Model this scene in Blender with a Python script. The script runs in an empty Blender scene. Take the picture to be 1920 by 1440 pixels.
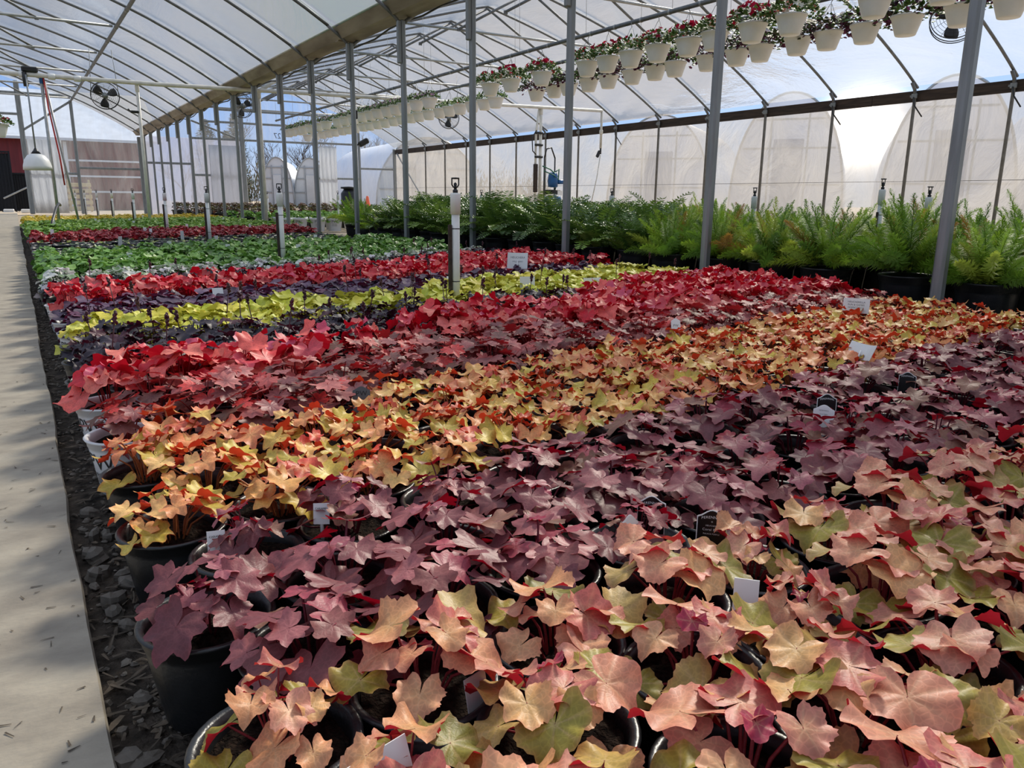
import bpy, math, random
import numpy as np
from mathutils import Matrix, Vector

sc = bpy.context.scene
COL = sc.collection
PI = math.pi
rng = random.Random(7)

# ------------------------------------------------------------------ camera
CAMZ = 0.62
R3 = Matrix(((0.8466, 0.1170, -0.5193), (-0.5322, 0.2040, -0.8217), (0.0098, 0.9720, 0.2350)))
cam_d = bpy.data.cameras.new('camera')
cam_d.sensor_width = 36.0
cam_d.lens = 36.0 * 1442.0 / 1920.0
cam_d.clip_start = 0.02
cam_d.clip_end = 500
cam = bpy.data.objects.new('camera', cam_d)
COL.objects.link(cam)
cam.matrix_world = Matrix.Translation((0, 0, CAMZ)) @ R3.to_quaternion().to_matrix().to_4x4()
sc.camera = cam
_RI = R3.transposed()


def project(x, y, z):
    c = _RI @ Vector((x, y, z - CAMZ))
    if c.z > -0.05:
        return None
    return 960 + 1442 * c.x / -c.z, 720 - 1442 * c.y / -c.z


def in_view(x, y, z, m=120):
    p = project(x, y, z)
    return p is not None and -m < p[0] < 1920 + m and -m < p[1] < 1440 + m


# ------------------------------------------------------------------ scene tree
def tag(o, label=None, cat=None, group=None, kind=None):
    if label:
        o['label'] = label
    if cat:
        o['category'] = cat
    if group:
        o['group'] = group
    if kind:
        o['kind'] = kind
    return o


def thing(name, label, cat, loc=(0, 0, 0), rz=0.0, group=None, kind=None):
    o = bpy.data.objects.new(name, None)
    o.empty_display_size = 0.05
    COL.objects.link(o)
    o.location = loc
    o.rotation_euler = (0, 0, rz)
    return tag(o, label, cat, group, kind)


def link(name, me, parent=None, loc=None, rot=None, label=None):
    o = bpy.data.objects.new(name, me)
    COL.objects.link(o)
    if parent is not None:
        o.parent = parent
    if loc is not None:
        o.location = loc
    if rot is not None:
        o.rotation_euler = rot
    if label:
        o['label'] = label
    return o


ORD = ('first second third fourth fifth sixth seventh eighth ninth tenth eleventh twelfth thirteenth fourteenth fifteenth sixteenth '
       'seventeenth eighteenth nineteenth twentieth').split()
for _t in ('twenty', 'thirty', 'forty', 'fifty', 'sixty', 'seventy'):
    if _t != 'twenty':
        ORD.append({'thirty': 'thirtieth', 'forty': 'fortieth', 'fifty': 'fiftieth', 'sixty': 'sixtieth', 'seventy': 'seventieth'}[_t])
    ORD += [_t + '-' + w for w in ORD[:9]]


def nth(i):
    return ORD[i] if i < len(ORD) else 'far-off'


# ------------------------------------------------------------------ mesh builder
class MB:
    def __init__(self):
        self.v, self.f, self.m, self.c, self.smooth = [], [], [], [], []

    def add(self, verts, faces, mi=0, col=(1, 1, 1), smooth=True):
        b = len(self.v)
        self.v.extend(tuple(float(q) for q in p) for p in verts)
        for fc in faces:
            self.f.append(tuple(b + i for i in fc))
            self.m.append(mi)
            self.smooth.append(smooth)
        if isinstance(col, np.ndarray) and col.ndim == 2:
            self.c.extend(tuple(float(q) for q in p) for p in col)
        else:
            self.c.extend([tuple(col)] * len(verts))
        return b

    def box(self, c, s, rz=0.0, mi=0, col=(1, 1, 1), mat=None, bev=0.0):
        hx, hy, hz = s[0] / 2, s[1] / 2, s[2] / 2
        vs, fs = [], []
        if bev <= 0:
            for sz in (-1, 1):
                for sx, sy in ((-1, -1), (1, -1), (1, 1), (-1, 1)):
                    vs.append((sx * hx, sy * hy, sz * hz))
            fs = [(3, 2, 1, 0), (4, 5, 6, 7), (0, 1, 5, 4), (1, 2, 6, 5), (2, 3, 7, 6), (3, 0, 4, 7)]
        else:
            b = min(bev, hx * .9, hy * .9, hz * .9)
            rings = [(-hz, b), (-hz + b, 0), (hz - b, 0), (hz, b)]
            for z, ins in rings:
                x, y = hx - ins, hy - ins
                x2, y2 = x - b * (1 if ins == 0 else .4), y - b * (1 if ins == 0 else .4)
                vs += [(x2, -y, z), (x, -y2, z), (x, y2, z), (x2, y, z), (-x2, y, z), (-x, y2, z), (-x, -y2, z), (-x2, -y, z)]
            for k in range(3):
                for i in range(8):
                    j = (i + 1) % 8
                    fs.append((k * 8 + i, k * 8 + j, k * 8 + 8 + j, k * 8 + 8 + i))
            fs.append(tuple(range(7, -1, -1)))
            fs.append(tuple(range(24, 32)))
        ca, sa = math.cos(rz), math.sin(rz)
        out = []
        for x, y, z in vs:
            p = Vector((x * ca - y * sa, x * sa + y * ca, z))
            if mat is not None:
                p = mat @ p
            out.append((p.x + c[0], p.y + c[1], p.z + c[2]))
        self.add(out, fs, mi, col, smooth=False)

    def tube(self, path, rad, n=8, mi=0, col=(1, 1, 1), caps=True):
        path = [Vector(p) for p in path]
        rads = rad if isinstance(rad, (list, tuple)) else [rad] * len(path)
        vs, fs = [], []
        t0 = (path[1] - path[0]).normalized()
        up = Vector((0, 0, 1)) if abs(t0.z) < .9 else Vector((1, 0, 0))
        u = t0.cross(up).normalized()
        for i, p in enumerate(path):
            if i == 0:
                t = path[1] - path[0]
            elif i == len(path) - 1:
                t = path[-1] - path[-2]
            else:
                t = (path[i + 1] - path[i]).normalized() + (path[i] - path[i - 1]).normalized()
            t = t.normalized()
            u = (u - t * u.dot(t)).normalized()
            w = t.cross(u)
            for k in range(n):
                a = 2 * PI * k / n
                q = p + (u * math.cos(a) + w * math.sin(a)) * rads[i]
                vs.append(tuple(q))
        for i in range(len(path) - 1):
            for k in range(n):
                k2 = (k + 1) % n
                fs.append((i * n + k, i * n + k2, i * n + n + k2, i * n + n + k))
        if caps:
            fs.append(tuple(range(n - 1, -1, -1)))
            fs.append(tuple(range((len(path) - 1) * n, len(path) * n)))
        self.add(vs, fs, mi, col)

    def lathe(self, prof, n=32, c=(0, 0, 0), mi=0, col=(1, 1, 1), cap0=False, cap1=False):
        vs, fs = [], []
        for r, z in prof:
            for k in range(n):
                a = 2 * PI * k / n
                vs.append((c[0] + r * math.cos(a), c[1] + r * math.sin(a), c[2] + z))
        for i in range(len(prof) - 1):
            for k in range(n):
                k2 = (k + 1) % n
                fs.append((i * n + k, i * n + k2, i * n + n + k2, i * n + n + k))
        if cap0:
            fs.append(tuple(range(n - 1, -1, -1)))
        if cap1:
            fs.append(tuple(range((len(prof) - 1) * n, len(prof) * n)))
        self.add(vs, fs, mi, col)

    def mesh(self, name, mats, colors=False):
        me = bpy.data.meshes.new(name)
        me.from_pydata(self.v, [], self.f)
        for m in (mats if isinstance(mats, (list, tuple)) else [mats]):
            me.materials.append(m)
        me.polygons.foreach_set('material_index', self.m)
        me.polygons.foreach_set('use_smooth', self.smooth)
        if colors:
            a = me.color_attributes.new('Col', 'FLOAT_COLOR', 'POINT')
            arr = np.ones((len(self.v), 4), dtype=np.float32)
            arr[:, :3] = np.array(self.c, dtype=np.float32)
            a.data.foreach_set('color', arr.ravel())
        me.update()
        return me

    def obj(self, name, mats, parent=None, colors=False, label=None):
        return link(name, self.mesh(name, mats, colors), parent, label=label)


# ------------------------------------------------------------------ materials
def lin(c):
    return tuple(((x / 255.0) / 12.92 if x / 255.0 <= .04045 else ((x / 255.0 + .055) / 1.055) ** 2.4) for x in c)


def new_mat(name):
    m = bpy.data.materials.new(name)
    m.use_nodes = True
    nt = m.node_tree
    nt.nodes.clear()
    return m, nt, nt.nodes.new('ShaderNodeOutputMaterial')


def N(nt, kind, **kw):
    n = nt.nodes.new('ShaderNode' + kind)
    for k, v in kw.items():
        if k in n.inputs.keys():
            n.inputs[k].default_value = v
        else:
            setattr(n, k, v)
    return n


def mat(name, rgb, rough=.5, metal=0.0, var=.12, scale=8.0, bump=0.0, bscale=40.0, spec=.5, stretch=(1, 1, 1), rgb2=None, detail=4.0):
    """Plain surface with procedural mottling (rgb to rgb2) and an optional fine bump."""
    m, nt, out = new_mat(name)
    L = nt.links.new
    b = N(nt, 'BsdfPrincipled')
    b.inputs['Roughness'].default_value = rough
    b.inputs['Metallic'].default_value = metal
    b.inputs['Specular IOR Level'].default_value = spec
    tc = N(nt, 'TexCoord')
    mp = N(nt, 'Mapping')
    mp.inputs['Scale'].default_value = stretch
    L(tc.outputs['Object'], mp.inputs['Vector'])
    nz = N(nt, 'TexNoise')
    nz.inputs['Scale'].default_value = scale
    nz.inputs['Detail'].default_value = detail
    L(mp.outputs['Vector'], nz.inputs['Vector'])
    c1 = lin(rgb)
    c2 = lin(rgb2) if rgb2 else tuple(x * (1 - 2.2 * var) for x in c1)
    if not rgb2:
        c1 = tuple(min(1, x * (1 + var)) for x in c1)
    rp = N(nt, 'ValToRGB')
    rp.color_ramp.elements[0].position = .3
    rp.color_ramp.elements[1].position = .7
    rp.color_ramp.elements[0].color = (*c2, 1)
    rp.color_ramp.elements[1].color = (*c1, 1)
    L(nz.outputs['Fac'], rp.inputs['Fac'])
    L(rp.outputs['Color'], b.inputs['Base Color'])
    if bump > 0:
        n2 = N(nt, 'TexNoise')
        n2.inputs['Scale'].default_value = bscale
        n2.inputs['Detail'].default_value = 5
        L(mp.outputs['Vector'], n2.inputs['Vector'])
        bp = N(nt, 'Bump')
        bp.inputs['Strength'].default_value = bump
        bp.inputs['Distance'].default_value = .02
        L(n2.outputs['Fac'], bp.inputs['Height'])
        L(bp.outputs['Normal'], b.inputs['Normal'])
    L(b.outputs['BSDF'], out.inputs['Surface'])
    return m


def leaf_mat(name, back, rough=.42, trans=.22, mottle=.25, mscale=90.0, spec=.5, sheen=0.0, tcol=None, veins=0.0):
    """Upper side from the vertex colours (each leaf its own hue), underside of its own colour, some light let through."""
    m, nt, out = new_mat(name)
    L = nt.links.new
    at = N(nt, 'VertexColor', layer_name='Col')
    tc = N(nt, 'TexCoord')
    nz = N(nt, 'TexNoise')
    nz.inputs['Scale'].default_value = mscale
    nz.inputs['Detail'].default_value = 3
    L(tc.outputs['Object'], nz.inputs['Vector'])
    mr = N(nt, 'MapRange')
    mr.inputs['From Min'].default_value = .25
    mr.inputs['From Max'].default_value = .75
    mr.inputs['To Min'].default_value = 1 - mottle
    mr.inputs['To Max'].default_value = 1 + mottle
    L(nz.outputs['Fac'], mr.inputs['Value'])
    mul = N(nt, 'VectorMath', operation='SCALE')
    L(at.outputs['Color'], mul.inputs[0])
    L(mr.outputs['Result'], mul.inputs['Scale'])
    geo = N(nt, 'NewGeometry')
    mx = N(nt, 'MixRGB')
    L(geo.outputs['Backfacing'], mx.inputs['Fac'])
    top = mul.outputs[0]
    hgt = nz.outputs['Fac']
    if veins:
        wn = N(nt, 'VectorMath', operation='ADD')
        L(tc.outputs['Object'], wn.inputs[0])
        wv = N(nt, 'VectorMath', operation='SCALE')
        wv.inputs['Scale'].default_value = .006
        L(nz.outputs['Color'], wv.inputs[0])
        L(wv.outputs[0], wn.inputs[1])
        vo = N(nt, 'TexVoronoi', feature='DISTANCE_TO_EDGE')
        vo.inputs['Scale'].default_value = 150
        L(wn.outputs[0], vo.inputs['Vector'])
        ve = N(nt, 'MapRange')
        ve.inputs['From Min'].default_value = .0
        ve.inputs['From Max'].default_value = .16
        ve.inputs['To Min'].default_value = 1 + veins
        ve.inputs['To Max'].default_value = 1 - .25 * veins
        L(vo.outputs['Distance'], ve.inputs['Value'])
        v2 = N(nt, 'VectorMath', operation='SCALE')
        L(mul.outputs[0], v2.inputs[0])
        L(ve.outputs['Result'], v2.inputs['Scale'])
        top = v2.outputs[0]
        hm = N(nt, 'Math', operation='MULTIPLY_ADD')
        hm.inputs[1].default_value = -.5
        L(ve.outputs['Result'], hm.inputs[0])
        L(nz.outputs['Fac'], hm.inputs[2])
        hgt = hm.outputs[0]
    L(top, mx.inputs['Color1'])
    if back is None:
        L(top, mx.inputs['Color2'])
    else:
        mx.inputs['Color2'].default_value = (*lin(back), 1)
    b = N(nt, 'BsdfPrincipled')
    b.inputs['Roughness'].default_value = rough
    b.inputs['Specular IOR Level'].default_value = spec
    if sheen:
        b.inputs['Sheen Weight'].default_value = sheen
        b.inputs['Sheen Roughness'].default_value = .4
    L(mx.outputs['Color'], b.inputs['Base Color'])
    bp = N(nt, 'Bump')
    bp.inputs['Strength'].default_value = .25
    bp.inputs['Distance'].default_value = .003
    L(hgt, bp.inputs['Height'])
    L(bp.outputs['Normal'], b.inputs['Normal'])
    tr = N(nt, 'BsdfTranslucent')
    if tcol is None:
        L(mx.outputs['Color'], tr.inputs['Color'])
    else:
        tr.inputs['Color'].default_value = (*lin(tcol), 1)
    ms = N(nt, 'MixShader')
    ms.inputs['Fac'].default_value = trans
    L(b.outputs['BSDF'], ms.inputs[1])
    L(tr.outputs['BSDF'], ms.inputs[2])
    L(ms.outputs['Shader'], out.inputs['Surface'])
    return m


def film_mat(name, clear=.4, tint=(245, 250, 255), wr=.5, stretch=(1, 1, 1), scale=2.0, gloss=.12, trans=.75, dirt=.15, sca=(.50, .52, .54)):
    """Greenhouse polythene: part clear, part milky, thinly glossy, with wrinkles and haze that varies."""
    m, nt, out = new_mat(name)
    L = nt.links.new
    tc = N(nt, 'TexCoord')
    mp = N(nt, 'Mapping')
    mp.inputs['Scale'].default_value = stretch
    L(tc.outputs['Object'], mp.inputs['Vector'])
    nz = N(nt, 'TexNoise')
    nz.inputs['Scale'].default_value = scale
    nz.inputs['Detail'].default_value = 6
    nz.inputs['Roughness'].default_value = .6
    nz.inputs['Distortion'].default_value = 1.2
    L(mp.outputs['Vector'], nz.inputs['Vector'])
    bp = N(nt, 'Bump')
    bp.inputs['Strength'].default_value = wr
    bp.inputs['Distance'].default_value = .08
    L(nz.outputs['Fac'], bp.inputs['Height'])
    t = N(nt, 'BsdfTransparent')
    t.inputs['Color'].default_value = (*lin(tint), 1)
    tl = N(nt, 'BsdfTranslucent')
    tl.inputs['Color'].default_value = (*sca, 1)
    L(bp.outputs['Normal'], tl.inputs['Normal'])
    df = N(nt, 'BsdfDiffuse')
    df.inputs['Color'].default_value = (*sca, 1)
    L(bp.outputs['Normal'], df.inputs['Normal'])
    m1 = N(nt, 'MixShader')
    m1.inputs['Fac'].default_value = trans
    L(df.outputs[0], m1.inputs[1])
    L(tl.outputs[0], m1.inputs[2])
    mr = N(nt, 'MapRange')
    mr.inputs['From Min'].default_value = .3
    mr.inputs['From Max'].default_value = .7
    mr.inputs['To Min'].default_value = max(0, clear - dirt)
    mr.inputs['To Max'].default_value = min(1, clear + dirt)
    L(nz.outputs['Fac'], mr.inputs['Value'])
    m2 = N(nt, 'MixShader')
    L(mr.outputs['Result'], m2.inputs['Fac'])
    L(m1.outputs[0], m2.inputs[1])
    L(t.outputs[0], m2.inputs[2])
    g = N(nt, 'BsdfGlossy')
    g.inputs['Roughness'].default_value = .22
    L(bp.outputs['Normal'], g.inputs['Normal'])
    fr = N(nt, 'LayerWeight')
    fr.inputs['Blend'].default_value = gloss
    L(bp.outputs['Normal'], fr.inputs['Normal'])
    sc_ = N(nt, 'Math', operation='MULTIPLY')
    sc_.inputs[1].default_value = .6
    L(fr.outputs['Fresnel'], sc_.inputs[0])
    m3 = N(nt, 'MixShader')
    L(sc_.outputs[0], m3.inputs['Fac'])
    L(m2.outputs[0], m3.inputs[1])
    L(g.outputs[0], m3.inputs[2])
    L(m3.outputs[0], out.inputs['Surface'])
    return m


M = {}
M['steel'] = mat('galvanised_steel', (146, 151, 152), .42, .4, .12, 30, .05, 120, stretch=(1, 1, .1))
M['steel_pale'] = mat('pale_steel', (176, 178, 176), .4, .4, .08, 20)
M['bow'] = mat('dull_steel_pipe', (120, 122, 122), .5, .45, .12, 14)
M['gutter'] = mat('weathered_gutter_steel', (176, 164, 142), .6, .15, .1, 5, .05, 30, stretch=(1, .25, 1), rgb2=(120, 108, 90))
M['pvc'] = mat('white_pvc', (232, 232, 226), .35, 0, .04, 12)
M['pvc_old'] = mat('aged_white_pvc', (228, 224, 212), .45, 0, .08, 10)
M['black'] = mat('black_plastic', (26, 27, 29), .38, 0, .2, 30, .05, 150)
M['blackpot'] = mat('black_pot_plastic', (34, 36, 38), .34, 0, .2, 14, .08, 160)
M['whitepot'] = mat('white_pot_plastic', (228, 229, 230), .4, 0, .03, 12)
M['basket'] = mat('cream_basket_plastic', (242, 240, 236), .45, 0, .03, 9)
M['soil'] = mat('potting_soil', (44, 34, 28), .95, 0, .4, 120, .9, 200, spec=.1)
M['wood'] = mat('dark_weathered_board', (74, 60, 50), .8, 0, .2, 6, .2, 40, stretch=(4, .5, 6), rgb2=(40, 33, 28))
M['ink'] = mat('black_ink', (28, 28, 30), .6, 0, .05)
M['greyink'] = mat('grey_ink', (110, 112, 116), .6, 0, .05)
M['card'] = mat('white_card', (240, 240, 238), .5, 0, .03)
M['tagblack'] = mat('black_plant_tag', (18, 18, 20), .35, 0, .1)
M['taggrey'] = mat('grey_plant_tag', (90, 94, 98), .4, 0, .1)
M['white'] = mat('white_plastic', (238, 238, 235), .35, 0, .03)
M['red'] = mat('red_hose', (190, 50, 44), .5, 0, .1)
M['blue'] = mat('blue_plastic', (28, 92, 150), .35, 0, .1)
M['green_hose'] = mat('green_hose', (30, 110, 84), .5, 0, .1)
M['orange'] = mat('orange_cone', (255, 120, 80), .5, 0, .05)
M['wire'] = mat('hanger_wire', (190, 188, 182), .45, .3, .05)


# ------------------------------------------------------------------ text
def text_mesh(s, size, spacing=1.0):
    cu = bpy.data.curves.new('lettering', 'FONT')
    cu.body = s
    cu.size = size
    cu.align_x = 'CENTER'
    cu.align_y = 'CENTER'
    cu.space_character = spacing
    cu.resolution_u = 3
    o = bpy.data.objects.new('lettering_tmp', cu)
    COL.objects.link(o)
    dg = bpy.context.evaluated_depsgraph_get()
    dg.update()
    me = bpy.data.meshes.new_from_object(o.evaluated_get(dg))
    vs = [tuple(v.co) for v in me.vertices]
    fs = [tuple(p.vertices) for p in me.polygons]
    bpy.data.objects.remove(o)
    bpy.data.curves.remove(cu)
    bpy.data.meshes.remove(me)
    return vs, fs


# ------------------------------------------------------------------ structure of the house
XG, XW, YE, YB = 3.63, 12.46, 28.2, -6.0      # gutter line, outer wall, far end, near end
PROF_D = [0, .3, .6, 1.0, 1.5, 2.0, 2.5, 3.0, 3.6, 4.415]
PROF_Z = [2.40, 2.59, 2.77, 2.99, 3.24, 3.45, 3.62, 3.78, 3.95, 4.16]


def roof_z(d):
    return float(np.interp(min(d, 8.83 - d), PROF_D, PROF_Z))


def skew(x):
    """The hoops of the outer bay run slightly askew, so their wall ends stand a little nearer."""
    return -.32 * max(0.0, x - XG) / 8.83


def arch_pts(x0, n=28, off=0.0):
    out = []
    for i in range(n + 1):
        d = 8.83 * i / n
        out.append((x0 + d, roof_z(d) + off))
    return out


POST_Y = [2.0 + 1.488 * k for k in range(-5, 18)]

# floor, walkway, strip of gravel
M['ground'] = mat('beige_gravel_floor', (186, 172, 152), .9, 0, .2, 3, .5, 60, rgb2=(150, 136, 118), spec=.2)
M['dirt'] = mat('dark_damp_soil', (78, 70, 62), .95, 0, .35, 25, .9, 90, spec=.15)
M['concrete'] = mat('worn_concrete', (168, 159, 143), .85, 0, .15, 9, .14, 70, rgb2=(136, 128, 116), spec=.25, detail=12.0, stretch=(1.0, 1.7, 1))
mb = MB()
mb.box((10, 30, -.06), (140, 130, .08))
tag(mb.obj('floor', M['ground']), 'pale gravel ground inside and beyond the greenhouse', 'floor', kind='structure')
mb = MB()
mb.box((1.84, 8.9, -.012), (3.78, 19.0, .02))
tag(mb.obj('floor_bed', M['dirt']), 'dark soil strip under the pots beside the walkway', 'floor', kind='structure')
mb = MB()
r = random.Random(3)
edge = []
ny = 260
vs, fs = [], []
for i in range(ny + 1):
    y = YB + (30.5 - YB) * i / ny
    e = .02 + .003 * math.sin(y * 3.1) + r.uniform(-.003, .003)
    vs += [(-1.5, y, .0), (-1.5, y, .022), (e - .003, y, .022 + r.uniform(-.001, .001)), (e, y, .012), (e, y, -.02)]
for i in range(ny):
    for k in range(4):
        a = i * 5 + k
        fs.append((a, a + 1, a + 6, a + 5))
mb.add(vs, [tuple(reversed(f)) for f in fs], smooth=False)
tag(mb.obj('floor_walkway', M['concrete']), 'worn grey concrete walkway along the edge of the bed', 'walkway', kind='structure')

# roof film
M['film_roof'] = film_mat('roof_polythene', clear=.52, wr=.35, stretch=(.5, .22, .5), scale=1.6, dirt=.12)
M['film_side'] = film_mat('side_polythene', clear=.40, tint=(240, 238, 236), sca=(.44, .43, .42), wr=.8, stretch=(1, .5, .35), scale=2.2, dirt=.16)
M['film_milky'] = film_mat('milky_end_polythene', clear=.34, tint=(225, 226, 244), wr=.5, stretch=(1, 1, .25), scale=2.0, dirt=.1, sca=(.60, .60, .66))
M['film_end'] = film_mat('end_polythene', clear=.74, tint=(228, 235, 246), wr=.5, stretch=(1, 1, .25), scale=2.0, dirt=.12)
for nm, x0 in (('ceiling_walkway_bay', XG - 8.83), ('ceiling_outer_bay', XG)):
    mb = MB()
    pts = [(x0 + d, roof_z(d) + .035) for d in np.linspace(.185 if x0 == XG else 0, 8.83 - (.185 if x0 < XG else 0), 37)]
    ys = np.linspace(YB, YE + .1, 70)
    vs = [(x, y, z) for y in ys for x, z in pts]
    n = len(pts)
    fs = [(i * n + k, i * n + k + 1, i * n + n + k + 1, i * n + n + k) for i in range(len(ys) - 1) for k in range(n - 1)]
    mb.add(vs, fs)
    tag(mb.obj(nm, M['film_roof']), 'clear plastic roof film over the ' + ('walkway' if 'walk' in nm else 'outer') + ' bay', 'roof film', kind='structure')

# outer side wall film (and the unseen left one)
r = random.Random(11)
for nm, x in (('wall_right', XW + .03), ('wall_left', XG - 8.83 - .03)):
    mb = MB()
    ys = np.linspace(YB, YE, 150)
    zs = np.linspace(-.02, 2.36, 14)
    vs = []
    for y in ys:
        for z in zs:
            vs.append((x + .012 * math.sin(y * 4.2 + 3 * math.sin(z * 2)) * math.sin(z * 1.3), y, z))
    n = len(zs)
    mb.add(vs, [(i * n + k, i * n + k + 1, i * n + n + k + 1, i * n + n + k) for i in range(len(ys) - 1) for k in range(n - 1)])
    tag(mb.obj(nm, M['film_side']), 'milky plastic side wall of the ' + ('outer' if x > 0 else 'walkway') + ' bay', 'wall', kind='structure')
# near end wall behind the camera
mb = MB()
for x0 in (XG - 8.83, XG):
    pts = arch_pts(x0, 24)
    vs = [(x, YB, z) for x, z in pts] + [(x, YB, -.02) for x, z in pts]
    n = len(pts)
    mb.add(vs, [(k, k + 1, n + k + 1, n + k) for k in range(n - 1)])
tag(mb.obj('wall_back', M['film_side']), 'plastic end wall behind the viewer', 'wall', kind='structure')


def end_panel(name, x0, x1, z0, z1, m, label, y=YE, nx=12, arch=None):
    """A piece of the far end wall; its top follows the roof where arch gives the bay's first x."""
    mb = MB()
    vs, fs = [], []
    for i in range(nx + 1):
        x = x0 + (x1 - x0) * i / nx
        top = min(z1, roof_z(min(max(x - arch, 0), 8.83)) + .02) if arch is not None else z1
        vs += [(x, y, z0), (x, y, max(z0, top))]
    for i in range(nx):
        fs.append((2 * i, 2 * i + 2, 2 * i + 3, 2 * i + 1))
    mb.add(vs, fs)
    return tag(mb.obj(name, m), label, 'wall', kind='structure')


XL = XG - 8.83
end_panel('wall_far', .45, XG, .0, 9, M['film_end'], 'clear plastic end wall in front of the red barn', arch=XL)
end_panel('wall_far_gable', XL, .45, 2.3, 9, M['film_end'], 'clear plastic gable above the walkway door', arch=XL)
end_panel('wall_far_outer', XG, 6.78, .0, 2.45, M['film_milky'], 'lavender plastic end wall beside the gutter post', y=YE + .01)
end_panel('wall_far_outer', XG, 6.80, .0, 9, M['film_end'], 'bluish plastic end wall between gutter post and doorway', arch=XG)
end_panel('wall_far_header', 6.80, 9.30, 2.42, 9, M['film_end'], 'clear plastic gable above the wide doorway', arch=XG)
end_panel('wall_far_corner', 9.30, XW, .0, 9, M['film_end'], 'plastic end wall between the doorway and the outer corner', arch=XG)

# end wall frame members
def bar(name, a, b, w, m, label, cat='frame', group=None, kind=None, d=None):
    mb = MB()
    a, b = Vector(a), Vector(b)
    t = (b - a)
    rot = t.to_track_quat('Z', 'X').to_matrix()
    mb.box((a + b) / 2, (w, d or w, t.length), mat=rot, bev=w * .15)
    return tag(mb.obj(name, m), label, cat, group, kind)


G_END = 'end wall frame of the far gable'
for x, z, w, s in ((.42, 3.9, .14, 'jamb of the walkway door opening'), (1.78, 3.6, .09, 'stud in the middle of the barn side end wall'),
                   (5.14, 2.9, .09, 'stud between lavender film panel and sliding door'), (6.80, 3.6, .16, 'jamb on the gutter side of the wide doorway'),
                   (9.33, 3.8, .16, 'jamb on the outer side of the wide doorway'), (11.0, 2.9, .08, 'stud between doorway panel and outer corner'),
                   (XW - .05, 2.38, .12, 'corner post of the outer bay at the far end'), (3.58, 2.4, .10, 'corner post where both bays meet at the far end')):
    bar('end_wall_stud', (x, YE - .03, 0), (x, YE - .03, min(z, roof_z(x - XG) if x > XG else roof_z(x - XL))), w, M['steel'], 'grey steel ' + s, 'stud', G_END, d=.08)
for x0, x1, z, s in ((.42, 1.78, 1.22, 'above the white sheet by the barn'), (1.78, 3.58, 1.40, 'across the film in front of the barn'), (3.63, 5.14, 1.62, 'across the lavender film panel'),
                     (5.14, 6.8, 1.27, 'across the sliding door film'), (9.3, 11.0, 1.25, 'across the white panel beyond the doorway'), (11.0, XW, 1.63, 'next to the outer corner'),
                     (6.8, 9.33, 2.45, 'over the wide doorway'), (5.14, 6.8, 2.45, 'over the sliding door'), (9.33, 11.0, 2.47, 'over the white panel'), (XL, .42, 2.9, 'over the walkway door'),
                     (XL, 1.8, 3.5, 'high in the walkway gable'), (6.0, 10.6, 3.4, 'high in the outer gable'), (5.6, 11.0, 3.0, 'across the middle of the outer gable')):
    bar('end_wall_girt', (x0, YE - .03, z), (x1, YE - .03, z), .07, M['steel'], 'horizontal grey steel girt ' + s, 'girt', G_END, d=.05)
bar('end_wall_brace', (.45, YE - .05, 2.45), (1.78, YE - .05, 3.35), .06, M['steel'], 'slanting grey brace at the top of the barn side end wall', 'brace', G_END)
bar('end_wall_brace', (5.2, YE - .05, 3.0), (6.75, YE - .05, 2.45), .06, M['steel'], 'slanting grey brace above the sliding door', 'brace', G_END)
bar('wall_brace', (XW - .06, YE - .3, 2.2), (XW - .06, YE - 3.0, .2), .05, M['steel'], 'long slanting pipe brace low on the outer wall at the far corner', 'brace')

# white plastic sheets hung on the end wall
M['sheet'] = film_mat('white_sheet', clear=.06, tint=(255, 255, 255), sca=(.93, .94, .95), wr=.7, stretch=(2.5, 1, .3), scale=2.5, dirt=.04, trans=.55)
for x0, x1, z1, lab in ((.5, 1.40, 2.2, 'white plastic sheet on the door leaf beside the barn'), (5.68, 6.72, 2.25, 'white plastic sliding door leaf beside the wide doorway'),
                        (9.45, 10.1, 2.36, 'white plastic sheet hanging beyond the wide doorway')):
    mb = MB()
    vs, fs = [], []
    for i in range(25):
        x = x0 + (x1 - x0) * i / 24
        for k in range(6):
            vs.append((x, YE - .10 + .012 * math.sin(i * 1.1 + .5 * k), .03 + (z1 - .03) * k / 5))
    for i in range(24):
        for k in range(5):
            a = i * 6 + k
            fs.append((a, a + 6, a + 7, a + 1))
    mb.add(vs, fs)
    o = mb.obj('door_sheet', M['sheet'])
    sol = o.modifiers.new('thick', 'SOLIDIFY')
    sol.thickness = .006
    tag(o, lab, 'door sheet', 'white sheets on the far end wall')
# reversed number above the doorway, seen from the inside
vs, fs = text_mesh('27', .26)
mb = MB()
mb.add([(8.02 - x, YE - .012, 2.64 + y) for x, y, z in vs], fs, smooth=False)
tag(mb.obj('bay_number', M['greyink']), 'grey number 27 seen reversed on the film above the doorway', 'number')

# gutter along the middle
mb = MB()
sec = [(-.20, 2.565), (-.195, 2.585), (-.10, 2.475), (.10, 2.475), (.195, 2.585), (.20, 2.565), (.115, 2.445), (-.115, 2.445)]
ys = [YB, -1, 4.3, 9.6, 14.9, 20.2, YE]
vs = [(XG + x, y, z) for y in ys for x, z in sec]
fs = []
for i in range(len(ys) - 1):
    for k in range(8):
        k2 = (k + 1) % 8
        fs.append((i * 8 + k, i * 8 + k2, i * 8 + 8 + k2, i * 8 + 8 + k))
mb.add(vs, fs, smooth=False)
gut = thing('roof_gutter', 'long beige steel gutter where both roofs meet', 'gutter', (0, 0, 0))
mb.obj('trough', M['gutter'], gut)
for y in ys[1:-1]:
    mb = MB()
    mb.box((XG, y, 2.44), (.23, .10, .012))
    mb.obj('splice_plate', M['gutter'], gut)
mb = MB()
r = random.Random(5)
pth, y = [], .3
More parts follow.
